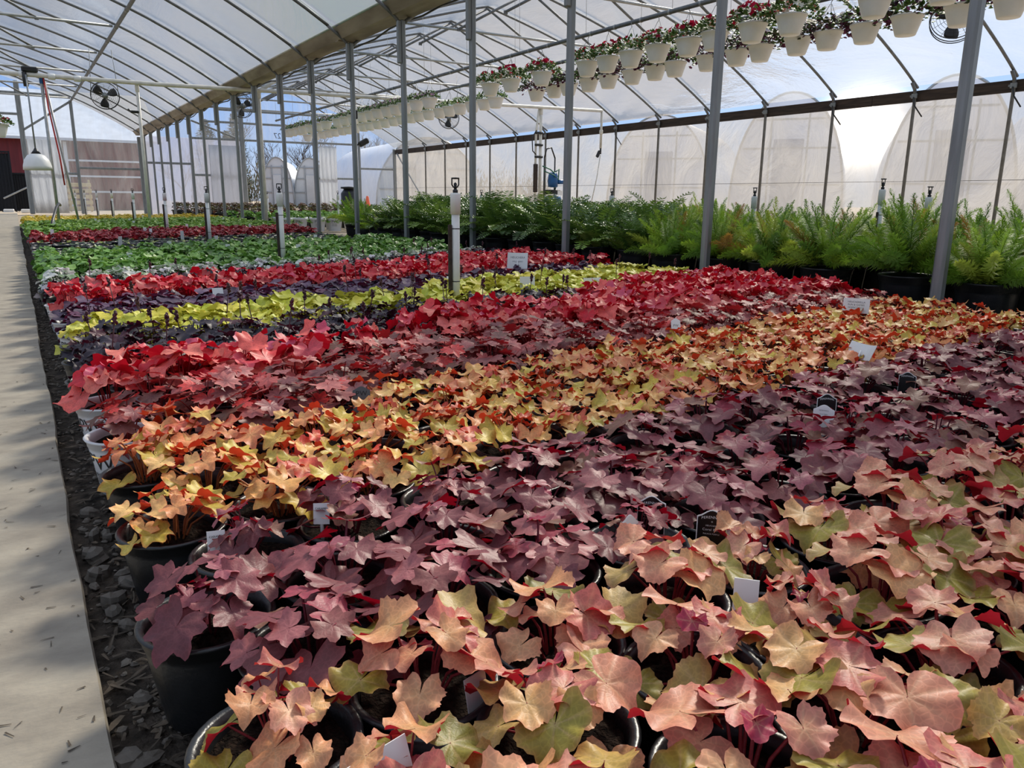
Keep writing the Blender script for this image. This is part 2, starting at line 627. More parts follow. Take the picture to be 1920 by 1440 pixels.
while y < 26:
    pth.append((XG + .24 + r.uniform(-.02, .02), y, 2.50 + r.uniform(-.06, .0)))
    y += .45
mb.tube(pth, .011, 5)
mb.obj('cable', M['black'], gut, label='black cable clipped under the gutter')

# gutter posts
mb = MB()
mb.box((0, 0, 1.2), (.054, .054, 2.42), bev=.011)
post_me = mb.mesh('post_shaft', M['steel'])
mb = MB()
mb.box((-.048, -.012, 2.19), (.04, .045, .42), bev=.008)
sock_me = mb.mesh('bow_socket', M['steel'])
mb = MB()
mb.tube([(-.048, 0, 2.38), (-.06, 0, 2.41), (-.14, 0, 2.475), (-.28, 0, 2.57)], .019, 8)
mb.tube([(.02, 0, 2.38), (.05, 0, 2.41), (.14, 0, 2.475), (.28, 0, 2.57)], .019, 8)
y_me = mb.mesh('roof_bracket', M['bow'])
for k, y in enumerate(POST_Y):
    if y > YE - .3:
        continue
    t = thing('gutter_post', 'grey square steel post under the gutter, %s of the row from the near end' % nth(k), 'post', (XG, y, 0), 0, 'posts under the gutter')
    link('shaft', post_me, t)
    link('bow_socket', sock_me, t)
    link('roof_bracket', y_me, t)

# roof hoops, ties and struts
for bay, x0, nm in ((0, XL, 'walkway'), (1, XG, 'outer')):
    for k, y in enumerate(POST_Y):
        if y > YE - .2:
            continue
        dy = lambda x: (skew(x) if bay else 0.0)
        lo, hi = (.0, 8.56) if bay == 0 else (.27, 8.83)
        pts = [(x0 + d, y + dy(x0 + d), roof_z(d)) for d in np.linspace(lo, hi, 34)]
        mb = MB()
        mb.tube(pts, .021, 8)
        t = thing('roof_hoop', 'bent steel roof hoop of the %s bay, %s from the near end' % (nm, nth(k)), 'roof hoop', (0, 0, 0), 0, 'roof hoops')
        mb.obj('hoop_pipe', M['bow'], t)
        cx = x0 + 4.415
        if (bay == 1 or k % 2 == 0):
            for s in (-1, 1):
                mb = MB()
                mb.tube([(cx, y + dy(cx), 4.12), (cx + s * 1.42, y + dy(cx), 3.36)], .021, 8)
                mb.box((cx + s * 1.42, y + dy(cx), 3.35), (.06, .02, .05))
                mb.obj('strut', M['bow'], t)
        if k % 2 == 0:
            mb = MB()
            a, b = x0 + 1.9, x0 + 8.83 - 1.9
            mb.tube([(a, y + dy(a), 3.36), (b, y + dy(b), 3.36)], .022, 8)
            mb.obj('tie_pipe', M['steel_pale'], t)
for x, lab in ((XG - 1.85, 'steel purlin pipe under the walkway bay roof on the gutter side'), (XL + 1.85, 'steel purlin pipe under the walkway bay roof on the open side')):
    mb = MB()
    mb.tube([(x, YB, 3.345), (x, YE, 3.345)], .03, 10)
    t = thing('roof_purlin', lab, 'purlin')
    mb.obj('pipe', M['bow'], t)
    mb = MB()
    for y in POST_Y:
        if y < YE:
            mb.tube([(x, y - .02, 3.345), (x, y + .02, 3.345)], .036, 10)
    mb.obj('clamp', M['steel_pale'], t)

# outer wall posts and board
mb = MB()
mb.tube([(0, 0, 0), (0, 0, 2.28), (-.03, 0, 2.37), (-.12, 0, 2.46)], .026, 10)
wp_me = mb.mesh('wall_post_pipe', M['bow'])
mb = MB()
mb.box((-.02, 0, 2.27), (.03, .09, .07), bev=.004)
mb.box((-.025, .05, 2.27), (.02, .03, .03))
wb_me = mb.mesh('wall_post_clamp', M['steel'])
for k, y in enumerate(POST_Y):
    yy = y - .32
    if yy > YE - .6:
        continue
    t = thing('wall_post', 'thin steel pipe post on the outer wall, %s from the near end' % nth(k), 'post', (XW - .05, yy, 0), 0, 'pipe posts of the outer wall')
    link('pipe', wp_me, t)
    link('clamp', wb_me, t)
mb = MB()
y = YB
r = random.Random(9)
while y < YE - .1:
    y2 = min(YE, y + 3.6)
    mb.box((XW - .005, (y + y2) / 2, 2.27), (.035, y2 - y - .012, .17), bev=.004)
    y = y2
tag(mb.obj('wall_board', M['wood']), 'dark weathered wooden board along the top of the outer wall', 'board')
mb = MB()
mb.tube([(XW - .03, YB, .95), (XW - .03, YE, .95)], .004, 5)
tag(mb.obj('wall_wire', M['black']), 'thin wire strung low along the outer wall', 'wire')
# straps and loose cables hanging on the outer wall posts
r = random.Random(21)
for j, k in enumerate((7, 8, 9, 10, 12, 14)):
    y = POST_Y[k] - .32
    mb = MB()
    x = XW - .09
    mb.tube([(x, y, 2.25), (x - .03, y - .05, 2.12), (x - .02, y - .13 - .03 * j, 1.98 - .02 * j)], .011, 5)
    tag(mb.obj('cable_strap', M['black']), 'short black strap hanging from the %s pipe post of the outer wall' % nth(k), 'strap', 'straps on the outer wall posts')

# ------------------------------------------------------------------ leaves
def leaf_geo(R, st, rg, nr=5, na=44):
    """One palmate leaf blade: origin at the leaf stalk, tip towards +x, upper side +z."""
    th = np.linspace(-PI + .10, PI - .10, na)
    lob = np.zeros(na)
    dv = np.full(na, 9.0)
    for a, h in st['lobes']:
        for s in ((1, -1) if a else (1,)):
            aa = s * a + rg.uniform(-.06, .06)
            lob = np.maximum(lob, h * np.exp(-((th - aa) / st['lw']) ** 2))
            dv = np.minimum(dv, np.abs(th - aa))
    tooth = np.abs((th * st['teeth'] / (2 * PI) + rg.random()) % 1 - .5) * 2
    rr = (st['base'] + (1 - st['base']) * lob) * (1 + st['ta'] * (tooth - .5))
    rr *= np.clip((PI - np.abs(th)) / .55, .12, 1) ** .35
    rr *= 1 + .06 * np.sin(2 * th + rg.uniform(0, 6))
    s = (np.arange(1, nr + 1) / nr) ** .9
    S, TH = np.meshgrid(s, th, indexing='ij')
    RR = S * rr[None, :]
    X, Y = RR * np.cos(TH), RR * np.sin(TH) * st.get('wide', 1.05)
    ph, ph2 = rg.uniform(0, 6.3), rg.uniform(0, 6.3)
    Z = st['cup'] * RR ** 2 + st['ruf'] * RR ** 2.5 * np.sin(st['rn'] * TH + ph) + .5 * st['ruf'] * RR ** 3 * np.sin((2 * st['rn'] + 1) * TH + ph2)
    crease = np.exp(-(dv[None, :] / .16) ** 2) * np.ones_like(S)
    Z -= st['vein'] * crease * S * (1.15 - S)
    Z += st['fold'] * np.abs(Y) - st['droop'] * np.maximum(X, -.1) ** 2
    Z += rg.uniform(-.18, .18) * X * Y + rg.uniform(-.12, .12) * Y * Y
    V = np.stack([X, Y, Z], -1).reshape(-1, 3) * R
    V = np.vstack([[[0, 0, 0]], V])
    F = []
    for k in range(na - 1):
        F.append((0, 1 + k, 2 + k))
    for i in range(nr - 1):
        b0, b1 = 1 + i * na, 1 + (i + 1) * na
        for k in range(na - 1):
            F.append((b0 + k, b1 + k, b1 + k + 1, b0 + k + 1))
    rho = np.concatenate([[0], S.ravel()])
    vein = np.concatenate([[1], (np.exp(-(dv[None, :] / (.05 + .05 * (1 - S))) ** 2) * (1 - .55 * S)).ravel()])
    return V, F, rho, vein


def foliage(st, seed, nr=5, na=44, n=None):
    rg = random.Random(seed)
    mb = MB()
    n = n or st['n']
    base_a = rg.uniform(0, 6.28)
    soil = .105
    for i in range(n):
        t = (i + .5) / n
        a = base_a + i * 2.39996 + rg.uniform(-.35, .35)
        rad = st['spread'] * (t ** .5) * rg.uniform(.85, 1.15)
        z = st['h'] - (st['h'] - st['hmin']) * t ** 2.4 + rg.uniform(-1, .35) * st['hvar']
        R = st['R'] * (1.0 + .25 * t - .12) * rg.uniform(.75, 1.28) * (.5 if (i == 0 and st.get('baby', 1)) else 1)
        tilt = math.radians(rg.uniform(*st['tilt0']) * (1 - t) + rg.uniform(*st['tilt1']) * t)
        V, F, rho, vein = leaf_geo(R, st, rg, nr, na)
        pal = st['young'] if (t < st.get('yt', .26) and rg.random() < .75) else st['pal']
        if t > .55 and 'low' in st and rg.random() < .75:
            pal = st['low']
        if i == 0 and 'baby_c' in st:
            pal = st['baby_c']
        base = np.array(lin(rg.choice(pal))) * rg.uniform(.85, 1.15)
        col = np.tile(base, (len(V), 1))
        if 'mid' in st:
            k = np.exp(-(rho / .55) ** 2)[:, None] * st['midk'] * rg.uniform(.3, 1)
            col = col * (1 - k) + np.array(lin(st['mid'])) * k
        k = (vein * st['vk'])[:, None]
        col = col * (1 - k) + np.array(lin(st['veinc'])) * k
        if 'edge' in st:
            k = (np.clip((rho - .8) / .2, 0, 1) ** 1.5)[:, None] * st['edgek'] * rg.uniform(.2, 1)
            col = col * (1 - k) + np.array(lin(st['edge'])) * k
        # orientation: tip outward and down by tilt, some roll and yaw
        yaw = a + rg.uniform(-.9, .9)
        rot = Matrix.Rotation(yaw, 3, 'Z') @ Matrix.Rotation(tilt, 3, 'Y') @ Matrix.Rotation(rg.uniform(-.28, .28), 3, 'X')
        A = np.array(rot)
        back = .28 * R
        o = np.array([rad * math.cos(a) - back * math.cos(yaw) * .5, rad * math.sin(a) - back * math.sin(yaw) * .5, z])
        mb.add(V @ A.T + o, F, 0, np.clip(col, 0, 1))
        # stalk
        sx, sy = .012 * math.cos(a), .012 * math.sin(a)
        pth = [(sx, sy, soil - .01), (sx * .6 + o[0] * .35, sy * .6 + o[1] * .35, soil * .45 + z * .55), (o[0] * .85, o[1] * .85, z - .006), (o[0], o[1], z)]
        mb.tube(pth, [.0022, .0018, .0015, .001], 4, 0, lin(st['stem']), caps=False)
    return mb


L5 = [(0, 1.0), (.95, .93), (1.9, .82), (2.6, .66)]
L7 = [(0, 1.0), (.72, .95), (1.42, .88), (2.08, .78), (2.68, .6)]
ST = {}
BABY = [(160, 44, 74), (176, 56, 80)]
ST['amber'] = dict(lobes=L5, lw=.47, base=.70, teeth=28, ta=.085, cup=.10, ruf=.22, rn=3, vein=.04, fold=.05, droop=.22, R=0.034, n=14, spread=0.088, h=.185, hmin=.146, hvar=.03,
                   tilt0=(-8, 25), tilt1=(2, 34), pal=[(216, 152, 110), (208, 158, 106), (212, 150, 118), (206, 138, 112), (214, 164, 114), (200, 134, 116), (220, 160, 122)],
                   young=[(208, 134, 116), (214, 150, 128), (196, 112, 104)], mid=(176, 166, 80), midk=.3, vk=.35, veinc=(226, 190, 150), edge=(214, 120, 110), edgek=.3, stem=(150, 60, 66), back=(205, 42, 58))
ST['plum'] = dict(lobes=L5, lw=.34, base=.60, teeth=34, ta=.085, cup=.06, ruf=.14, rn=3, vein=.035, fold=.04, droop=.2, R=0.034, n=16, spread=0.088, h=.182, hmin=.146, hvar=.028,
                  tilt0=(-6, 20), tilt1=(0, 32), pal=[(158, 92, 96), (146, 82, 86), (132, 72, 78), (166, 100, 102), (150, 92, 88), (126, 70, 74), (140, 100, 82)],
                  young=[(160, 70, 84), (150, 30, 48), (166, 94, 104)], mid=(132, 80, 84), midk=.3, vk=.3, veinc=(116, 58, 64), edge=(160, 62, 74), edgek=.3, stem=(110, 40, 56), back=(176, 16, 40))
ST['caramel'] = dict(lobes=L5, lw=.38, base=.60, teeth=18, ta=.05, cup=.14, ruf=.26, rn=3, vein=.035, fold=.06, droop=.2, R=0.029, n=18, spread=0.084, h=.180, hmin=.142, hvar=.028,
                     tilt0=(-10, 25), tilt1=(0, 36), pal=[(228, 164, 96), (232, 176, 104), (224, 146, 96), (226, 136, 96), (218, 178, 92), (232, 182, 118)],
                     young=[(214, 96, 76), (226, 140, 104), (208, 70, 62)], mid=(214, 196, 100), midk=.35, vk=.2, veinc=(232, 206, 150), edge=(222, 110, 76), edgek=.45, stem=(170, 110, 66), back=(222, 74, 46))
ST['copper'] = dict(lobes=L7, lw=.275, base=.52, teeth=26, ta=.10, cup=.05, ruf=.10, rn=3, vein=.05, fold=.03, droop=.2, R=0.035, n=19, spread=0.09, h=.20, hmin=.144, hvar=.035,
                    tilt0=(-10, 30), tilt1=(0, 34), pal=[(172, 100, 98), (150, 86, 86), (186, 108, 106), (134, 78, 80), (196, 92, 88), (140, 96, 86), (204, 118, 112)],
                    young=[(214, 66, 62), (204, 90, 84)], mid=(106, 60, 66), midk=.7, vk=.45, veinc=(96, 50, 58), edge=(200, 110, 104), edgek=.3, stem=(150, 52, 56), back=(190, 44, 50))
ST['red'] = dict(lobes=L5, lw=.44, base=.70, teeth=26, ta=.07, cup=.16, ruf=.20, rn=3, vein=.04, fold=.10, droop=.2, R=0.041, n=15, spread=0.086, h=.226, hmin=.15, hvar=.04,
                 tilt0=(-15, 35), tilt1=(5, 48), pal=[(222, 70, 72), (228, 106, 96), (208, 44, 58), (232, 130, 114), (214, 84, 96), (226, 120, 112), (204, 36, 52)],
                 young=[(206, 34, 60), (214, 90, 120), (196, 40, 60)], mid=(206, 60, 70), midk=.3, vk=.3, veinc=(176, 36, 60), edge=(224, 90, 84), edgek=.3, stem=(170, 40, 50), back=(206, 24, 46))
ST['ebony'] = dict(lobes=L7, lw=.26, base=.56, teeth=24, ta=.09, cup=.08, ruf=.20, rn=4, vein=.06, fold=.04, droop=.2, R=0.036, n=20, spread=0.086, h=.21, hmin=.12, hvar=.03,
                   tilt0=(-8, 25), tilt1=(6, 40), pal=[(62, 54, 64), (50, 44, 54), (72, 60, 70), (42, 38, 46)], young=[(80, 40, 52), (60, 50, 62)],
                   vk=.2, veinc=(44, 36, 44), stem=(90, 36, 48), back=(70, 22, 40))
ST['lime'] = dict(lobes=L5, lw=.44, base=.70, teeth=26, ta=.06, cup=.10, ruf=.16, rn=3, vein=.04, fold=.05, droop=.22, R=0.04, n=24, spread=0.088, h=.20, hmin=.12, hvar=.03,
                  tilt0=(-8, 25), tilt1=(6, 42), pal=[(216, 212, 74), (200, 200, 62), (224, 220, 98), (208, 204, 84), (190, 196, 60), (224, 206, 80)], young=[(220, 206, 70), (226, 222, 110)],
                  mid=(196, 200, 70), midk=.2, vk=.15, veinc=(226, 224, 140), stem=(120, 110, 50), back=(200, 196, 84))
ST['violet'] = dict(lobes=L5, lw=.46, base=.74, teeth=22, ta=.05, cup=.08, ruf=.12, rn=3, vein=.04, fold=.03, droop=.2, R=0.039, n=21, spread=0.088, h=.19, hmin=.12, hvar=.028,
                    tilt0=(-6, 20), tilt1=(5, 36), pal=[(98, 76, 102), (84, 64, 88), (112, 88, 112), (76, 58, 78)], young=[(110, 60, 86), (98, 70, 96)],
                    mid=(126, 104, 126), midk=.3, vk=.3, veinc=(60, 44, 60), stem=(90, 40, 56), back=(96, 30, 58))
ST['amber']['low'] = [(138, 128, 52), (152, 140, 60), (168, 152, 66), (126, 120, 50), (180, 148, 82), (190, 160, 96)]
ST['caramel']['low'] = [(206, 180, 74), (196, 170, 66), (214, 188, 88), (180, 158, 62), (216, 160, 86)]
ST['plum']['low'] = [(128, 72, 74), (116, 64, 66), (132, 94, 76), (110, 62, 68)]
ST['copper']['low'] = [(132, 78, 70), (120, 84, 66), (150, 80, 76)]
ST['amber']['baby_c'] = ST['plum']['baby_c'] = BABY
for k_, st_ in ST.items():
    M['leaf_' + k_] = leaf_mat('leaf_' + k_, st_['back'], rough=.46, trans=.2, mottle=.18, mscale=60, spec=.34, veins=.16)
ST['coral'] = dict(ST['red'], pal=[(210, 66, 66), (204, 50, 58), (216, 96, 88), (186, 40, 52), (190, 84, 82)], h=.22, R=.038)
M['leaf_coral'] = M['leaf_red']
ST['slate'] = dict(ST['ebony'], h=.19)
M['leaf_slate'] = M['leaf_ebony']


def simple_foliage(seed, n, R, spread, h, hmin, pal, rough_tilt=(0, 45), edge=None, edgek=0):
    """Small roundish leaves for plants that stand far off."""
    st = dict(lobes=[(0, 1.0), (1.1, .9), (2.2, .8)], lw=.6, base=.8, teeth=9, ta=.05, cup=.1, ruf=.12, rn=3, vein=.05, fold=.08, droop=.2, R=R, n=n, spread=spread, h=h, hmin=hmin, hvar=.03,
              tilt0=(-15, 30), tilt1=rough_tilt, pal=pal, young=pal, vk=.1, veinc=pal[0], stem=(70, 90, 50), baby=0)
    if edge:
        st.update(edge=edge, edgek=edgek)
    return foliage(st, seed, 2, 12)


# ------------------------------------------------------------------ nursery pots
def pot_mesh(name, m, r=.076, h=.127, base=.056, lip=.006, n=36, extra=None):
    mb = MB()
    prof = [(base - .004, 0), (base, .004), (r * .935, h * .80), (r * .94, h * .86), (r * .975, h * .87), (r * .985, h - lip), (r + .002, h - lip * .8), (r + .004, h - lip * .2), (r + .001, h + .001),
            (r - .005, h - .001), (r - .009, h * .9), (r - .014, h * .62), (base - .006, .02)]
    mb.lathe(prof, n, cap0=True)
    return mb.mesh(name, m)


def soil_mesh(name, r, z, seed, rings=4, n=20):
    rg = random.Random(seed)
    mb = MB()
    vs, fs = [(0, 0, z + .006)], []
    for i in range(1, rings + 1):
        for k in range(n):
            a = 2 * PI * k / n
            vs.append((r * i / rings * math.cos(a), r * i / rings * math.sin(a), z + rg.uniform(-.004, .006)))
    for k in range(n):
        fs.append((0, 1 + k, 1 + (k + 1) % n))
    for i in range(rings - 1):
        for k in range(n):
            k2 = (k + 1) % n
            fs.append((1 + i * n + k, 1 + (i + 1) * n + k, 1 + (i + 1) * n + k2, 1 + i * n + k2))
    mb.add(vs, fs)
    return mb.mesh(name, M['soil'])


def wrap_text(lines, r_at, h_c, start=0.0):
    """Lettering wrapped around a tapered pot; lines = [(text, size, height)], centred on angle start."""
    mb = MB()
    for s, size, z in lines:
        vs, fs = text_mesh(s, size)
        out = []
        for x, y, _ in vs:
            zz = z + y
            rr = r_at(zz) + .0008
            a = start + x / rr
            out.append((rr * math.cos(a), rr * math.sin(a), zz))
        mb.add(out, fs, 0, smooth=False)
    return mb


POT = pot_mesh('pot', M['blackpot'])
WPOT = pot_mesh('white_pot', M['whitepot'])
SOILS = [soil_mesh('soil', .066, .108, s) for s in range(3)]
r_pot = lambda z: .056 + (.071 - .056) * z / .1016
_l = wrap_text([('PW', .050, .080), ('PROVEN', .0125, .051), ('WINNERS', .0125, .036), ('The #1 Plant Brand', .005, .026), ('www', .004, .012)], r_pot, 0)
POT_TEXT = _l.mesh('printed_lettering', M['ink'])

# ------------------------------------------------------------------ bands of the bed
def bline(pts, f):
    return [(x * f, y * f) for x, y in pts]


BANDS = [  # name, far boundary (points on the ground plan)
    ('amber', bline([(0, .755), (.24, .74), (1.0, .72), (1.58, .69), (4, .66)], .985)),
    ('plum', bline([(.0, 1.14), (.19, 1.13), (.51, 1.14), (.92, 1.18), (1.64, 1.31), (2.45, 1.43), (3.29, 1.5), (4, 1.56)], .985)),
    ('caramel', bline([(0, 1.66), (.3, 1.66), (.59, 1.68), (.95, 1.79), (1.23, 1.90), (1.86, 1.97), (2.98, 2.12), (4, 2.3)], .985)),
    ('copper', bline([(0, 2.25), (.07, 2.22), (.84, 2.36), (1.35, 2.46), (1.71, 2.52), (2.48, 2.54), (3.38, 2.6), (4, 2.65)], .905)),
    ('red', bline([(0, 2.60), (.08, 2.58), (.97, 2.74), (1.72, 3.10), (2.33, 3.16), (3.04, 3.61), (4, 3.9)], .845)),
    ('ebony', bline([(0, 3.0), (.04, 3.0), (1.1, 3.08), (1.62, 3.19), (2.03, 3.2), (4, 3.3)], .93)),
    ('lime', bline([(0, 3.33), (.05, 3.33), (1.29, 3.6), (2.26, 3.89), (2.73, 4.03), (4, 4.4)], .945)),
    ('violet', bline([(0, 3.86), (.03, 3.86), (1.5, 4.17), (2.17, 4.3), (2.9, 4.5), (4, 4.5)], .955)),
    ('coral', bline([(0, 4.55), (.07, 4.56), (1.77, 4.95), (3.1, 5.7), (4.03, 6.0)], .91)),
    ('slate', bline([(0, 4.8), (.31, 4.85), (1.27, 5.29), (4, 6.3)], .94)),
    ('variegated', bline([(0, 5.25), (.01, 5.25), (1.34, 5.62), (2.32, 5.9), (4, 6.6)], .96)),
    ('green', bline([(0, 7.2), (.07, 7.24), (1.59, 7.97), (3.07, 8.51), (4, 8.9)], .96)),
    ('sparse', bline([(0, 9.05), (.1, 9.08), (1.92, 9.7), (3.25, 10.3), (4, 10.6)], 1.02)),
    ('maroon', bline([(0, 10.3), (.12, 10.35), (2.3, 11.5), (3.11, 11.7), (4, 12.1)], 1.02)),
    ('leafy', bline([(0, 14.2), (.18, 14.35), (2.13, 16.0), (3.25, 16.3), (4, 16.6)], 1.0)),
    ('golden', bline([(0, 17.2), (.41, 17.5), (2.61, 18.4), (4, 18.7)], 1.0)),
]


def band_at(x, y):
    for nm, pts in BANDS:
        if y < np.interp(x, [p[0] for p in pts], [p[1] for p in pts]):
            return nm
    return None


def row_slope(y0):
    return float(np.interp(y0, [.6, 1.1, 1.7, 2.3, 3.0, 3.6, 4.6, 7.0, 12, 18], [-.01, .10, .14, .15, .20, .26, .34, .40, .42, .5]))


WORDS = {'amber': ('amber and pink', 'amber'), 'plum': ('dusky plum', 'plum'), 'caramel': ('caramel orange', 'caramel'), 'copper': ('coppery cut-leaved', 'copper'), 'red': ('bright red', 'red'),
         'ebony': ('black-leaved', 'black'), 'lime': ('lime yellow', 'lime'), 'violet': ('dark violet', 'violet'), 'coral': ('coral red', 'coral'), 'slate': ('blackish', 'blackish'),
         'variegated': ('green and white', 'green-and-white'), 'green': ('leafy green', 'green'), 'sparse': ('small sparse', 'sparse'), 'maroon': ('maroon', 'maroon'), 'leafy': ('light green', 'far green'), 'golden': ('golden yellow', 'golden')}

pr = random.Random(42)
VAR = {}
for bi, k in enumerate(ST):
    near = k in ('amber', 'plum', 'caramel')
    mid = k in ('copper', 'red')
    nv = 8 if near or mid else 6
    q = (6, 56) if k in ('amber', 'plum') else (5, 44) if near or mid else (3, 30)
    VAR[k] = [foliage(ST[k], 100 * bi + s, *q).mesh('foliage', M['leaf_' + k], colors=True) for s in range(nv)]
# flower stalks with dark buds
M['bud'] = mat('dark_flower_stalk', (74, 30, 40), .6, 0, .15, 60)
STALK = []
for s in range(4):
    g = random.Random(s)
    mb = MB()
    for j in range(g.choice((1, 1, 2))):
        a = g.uniform(0, 6.28)
        x, y = .03 * math.cos(a), .03 * math.sin(a)
        hh = g.uniform(.25, .31)
        dx, dy = g.uniform(-.03, .03), g.uniform(-.03, .03)
        mb.tube([(x, y, .1), (x + dx * .5, y + dy * .5, .2), (x + dx, y + dy, hh)], [.0022, .0019, .0016], 5)
        for b in range(9):
            ta = g.uniform(0, 6.28)
            mb.lathe([(.0005, -.006), (.0045, -.002), (.004, .003), (.0004, .006)], 6, (x + dx + .004 * math.cos(ta), y + dy + .004 * math.sin(ta), hh - .002 + .0035 * (b - 4)))
    STALK.append(mb.mesh('flower_stalk', M['bud']))

row_y = [.125, .255, .385, .515, .645, .77, .895, 1.04, 1.18, 1.325, 1.46]
while row_y[-1] < 4.75:
    row_y.append(row_y[-1] + .143)
cur, cnt = None, {}
HEUCH = []
first_row = {}
white_spots = []
for ri, y0 in enumerate(row_y):
    s = row_slope(y0)
    xs = [.142 + .166 * i + (.083 if ri % 2 else 0) for i in range(22)]
    colcount = {}
    for i, x in enumerate(xs):
        if x > 3.50:
            continue
        x2 = x + pr.uniform(-.008, .008)
        y2 = y0 + s * x + pr.uniform(-.008, .008)
        if y2 < .12 + .1 * 0 or not in_view(x2, y2, .15, 260):
            continue
        k = band_at(x2, y2)
        if k not in ST:
            continue
        first_row.setdefault(k, ri)
        HEUCH.append((k, ri - first_row[k], i if ri % 2 == 0 else i + 30, x2, y2))
inrow = {}
NEAR_TAGS = [(.765, .80), (.80, .70), (.68, .75), (1.41, .97), (1.92, 1.94), (.18, 1.04), (.335, 1.05), (.61, 1.58), (.66, .52), (.20, .48), (2.98, 1.93), (2.08, 1.32)]
for k, rrow, i, x2, y2 in HEUCH:
    j_ = inrow.setdefault((k, rrow), 0)
    inrow[(k, rrow)] += 1
    w1, w2 = WORDS[k]
    white = (i == 0 and k in ('copper', 'red', 'violet', 'coral')) or (i == 0 and k == 'caramel' and y2 > 1.62)
    lab = '%s coral bells, %s pot from the walkway, %s %s row' % (w1, nth(j_), nth(rrow), w2)
    if white:
        lab = '%s coral bells in white lettered pot by the walkway, %s %s row' % (w1, nth(rrow), w2)
    t = thing(k.replace('ebony', 'black').replace('slate', 'blackish') + '_coral_bells', lab, 'plant', (x2, y2, 0), pr.uniform(0, 6.28) if not white else math.radians(-142 + pr.uniform(-8, 8)),
              WORDS[k][1] + ' coral bells on the bed')
    p_ = link('pot', WPOT if white else POT, t)
    if white:
        link('printed_lettering', POT_TEXT, p_, label='black printed lettering')
    link('soil', pr.choice(SOILS), t)
    f = link('foliage', pr.choice(VAR[k]), t)
    f.rotation_euler = (0, 0, pr.uniform(0, 6.28))
    q = pr.uniform(.90, 1.08) * (.86 if i == 0 else 1.0)
    if pr.random() < .10:
        q *= .8
    if any(math.hypot(x2 - a_, y2 - b_) < .085 for a_, b_ in NEAR_TAGS):
        q *= .76
    f.scale = (q, q, pr.uniform(.95, 1.06))
    if k in ('ebony', 'violet', 'lime', 'slate') and pr.random() < (.6 if k == 'ebony' else .2):
        link('flower_stalk', pr.choice(STALK), t, rot=(0, 0, pr.uniform(0, 6)))

# ------------------------------------------------------------------ far bands: whole small plants, one mesh each
M['leaf_far'] = leaf_mat('leaf_far', None, rough=.4, trans=.25, mottle=.2, mscale=40, spec=.5)


def far_plant(seed, n, R, spread, h, hmin, pal, edge=None, edgek=0, potm='blackpot', r=.085, ph=.13):
    mb = simple_foliage(seed, n, R, spread, h, hmin, pal, edge=edge, edgek=edgek)
    prof = [(r * .74, 0), (r * .94, ph * .86), (r, ph * .88), (r, ph), (r * .9, ph), (r * .86, ph * .88)]
    mb.lathe(prof, 14, mi=1)
    mb.lathe([(r * .87, ph * .88), (.001, ph * .9)], 14, mi=2)
    return mb.mesh('plant', [M['leaf_far'], M[potm], M['soil']], colors=True)


FARSPEC = {
    'variegated': dict(n=34, R=.022, spread=.085, h=.20, hmin=.12, pal=[(116, 144, 96), (156, 170, 140), (226, 226, 220), (100, 132, 78), (212, 214, 208), (222, 210, 216)], edge=(214, 214, 210), edgek=.8),
    'green': dict(n=34, R=.03, spread=.085, h=.20, hmin=.12, pal=[(96, 140, 56), (116, 162, 70), (84, 126, 52), (140, 178, 90), (106, 150, 64)]),
    'sparse': dict(n=5, R=.02, spread=.045, h=.14, hmin=.12, pal=[(84, 110, 60), (150, 160, 80), (60, 84, 52), (70, 96, 66)]),
    'maroon': dict(n=22, R=.03, spread=.075, h=.19, hmin=.12, pal=[(168, 40, 50), (186, 62, 64), (140, 28, 44), (150, 50, 60)]),
    'leafy': dict(n=28, R=.034, spread=.085, h=.20, hmin=.12, pal=[(112, 152, 60), (134, 172, 76), (98, 138, 56), (156, 184, 92)]),
    'golden': dict(n=26, R=.032, spread=.085, h=.20, hmin=.12, pal=[(214, 190, 60), (200, 178, 52), (190, 180, 70), (222, 200, 80)]),
}
FARV = {k: [far_plant(900 + 17 * j + s, **v) for s in range(5)] for j, (k, v) in enumerate(FARSPEC.items())}
FARNAME = {'variegated': 'variegated_plant', 'green': 'green_bedding_plant', 'sparse': 'small_seedling', 'maroon': 'maroon_plant', 'leafy': 'light_green_plant', 'golden': 'golden_plant'}
fy = 4.6
rows = []
while fy < 17.6:
    rows.append(fy)
    fy += .185
spots = {}
frow = {}
for ri, y0 in enumerate(rows):
    s = row_slope(y0)
    for i in range(19):
        x = .15 + .185 * i + (.09 if ri % 2 else 0) * (1 if i else .2)
        if x > 3.5:
            continue
        x2, y2 = x + pr.uniform(-.014, .014), y0 + s * x + pr.uniform(-.014, .014)
        k = band_at(x2, y2)
        if k not in FARSPEC:
            continue
        frow.setdefault(k, ri)
        spots.setdefault(k, []).append((y2, x2, i, ri - frow[k]))
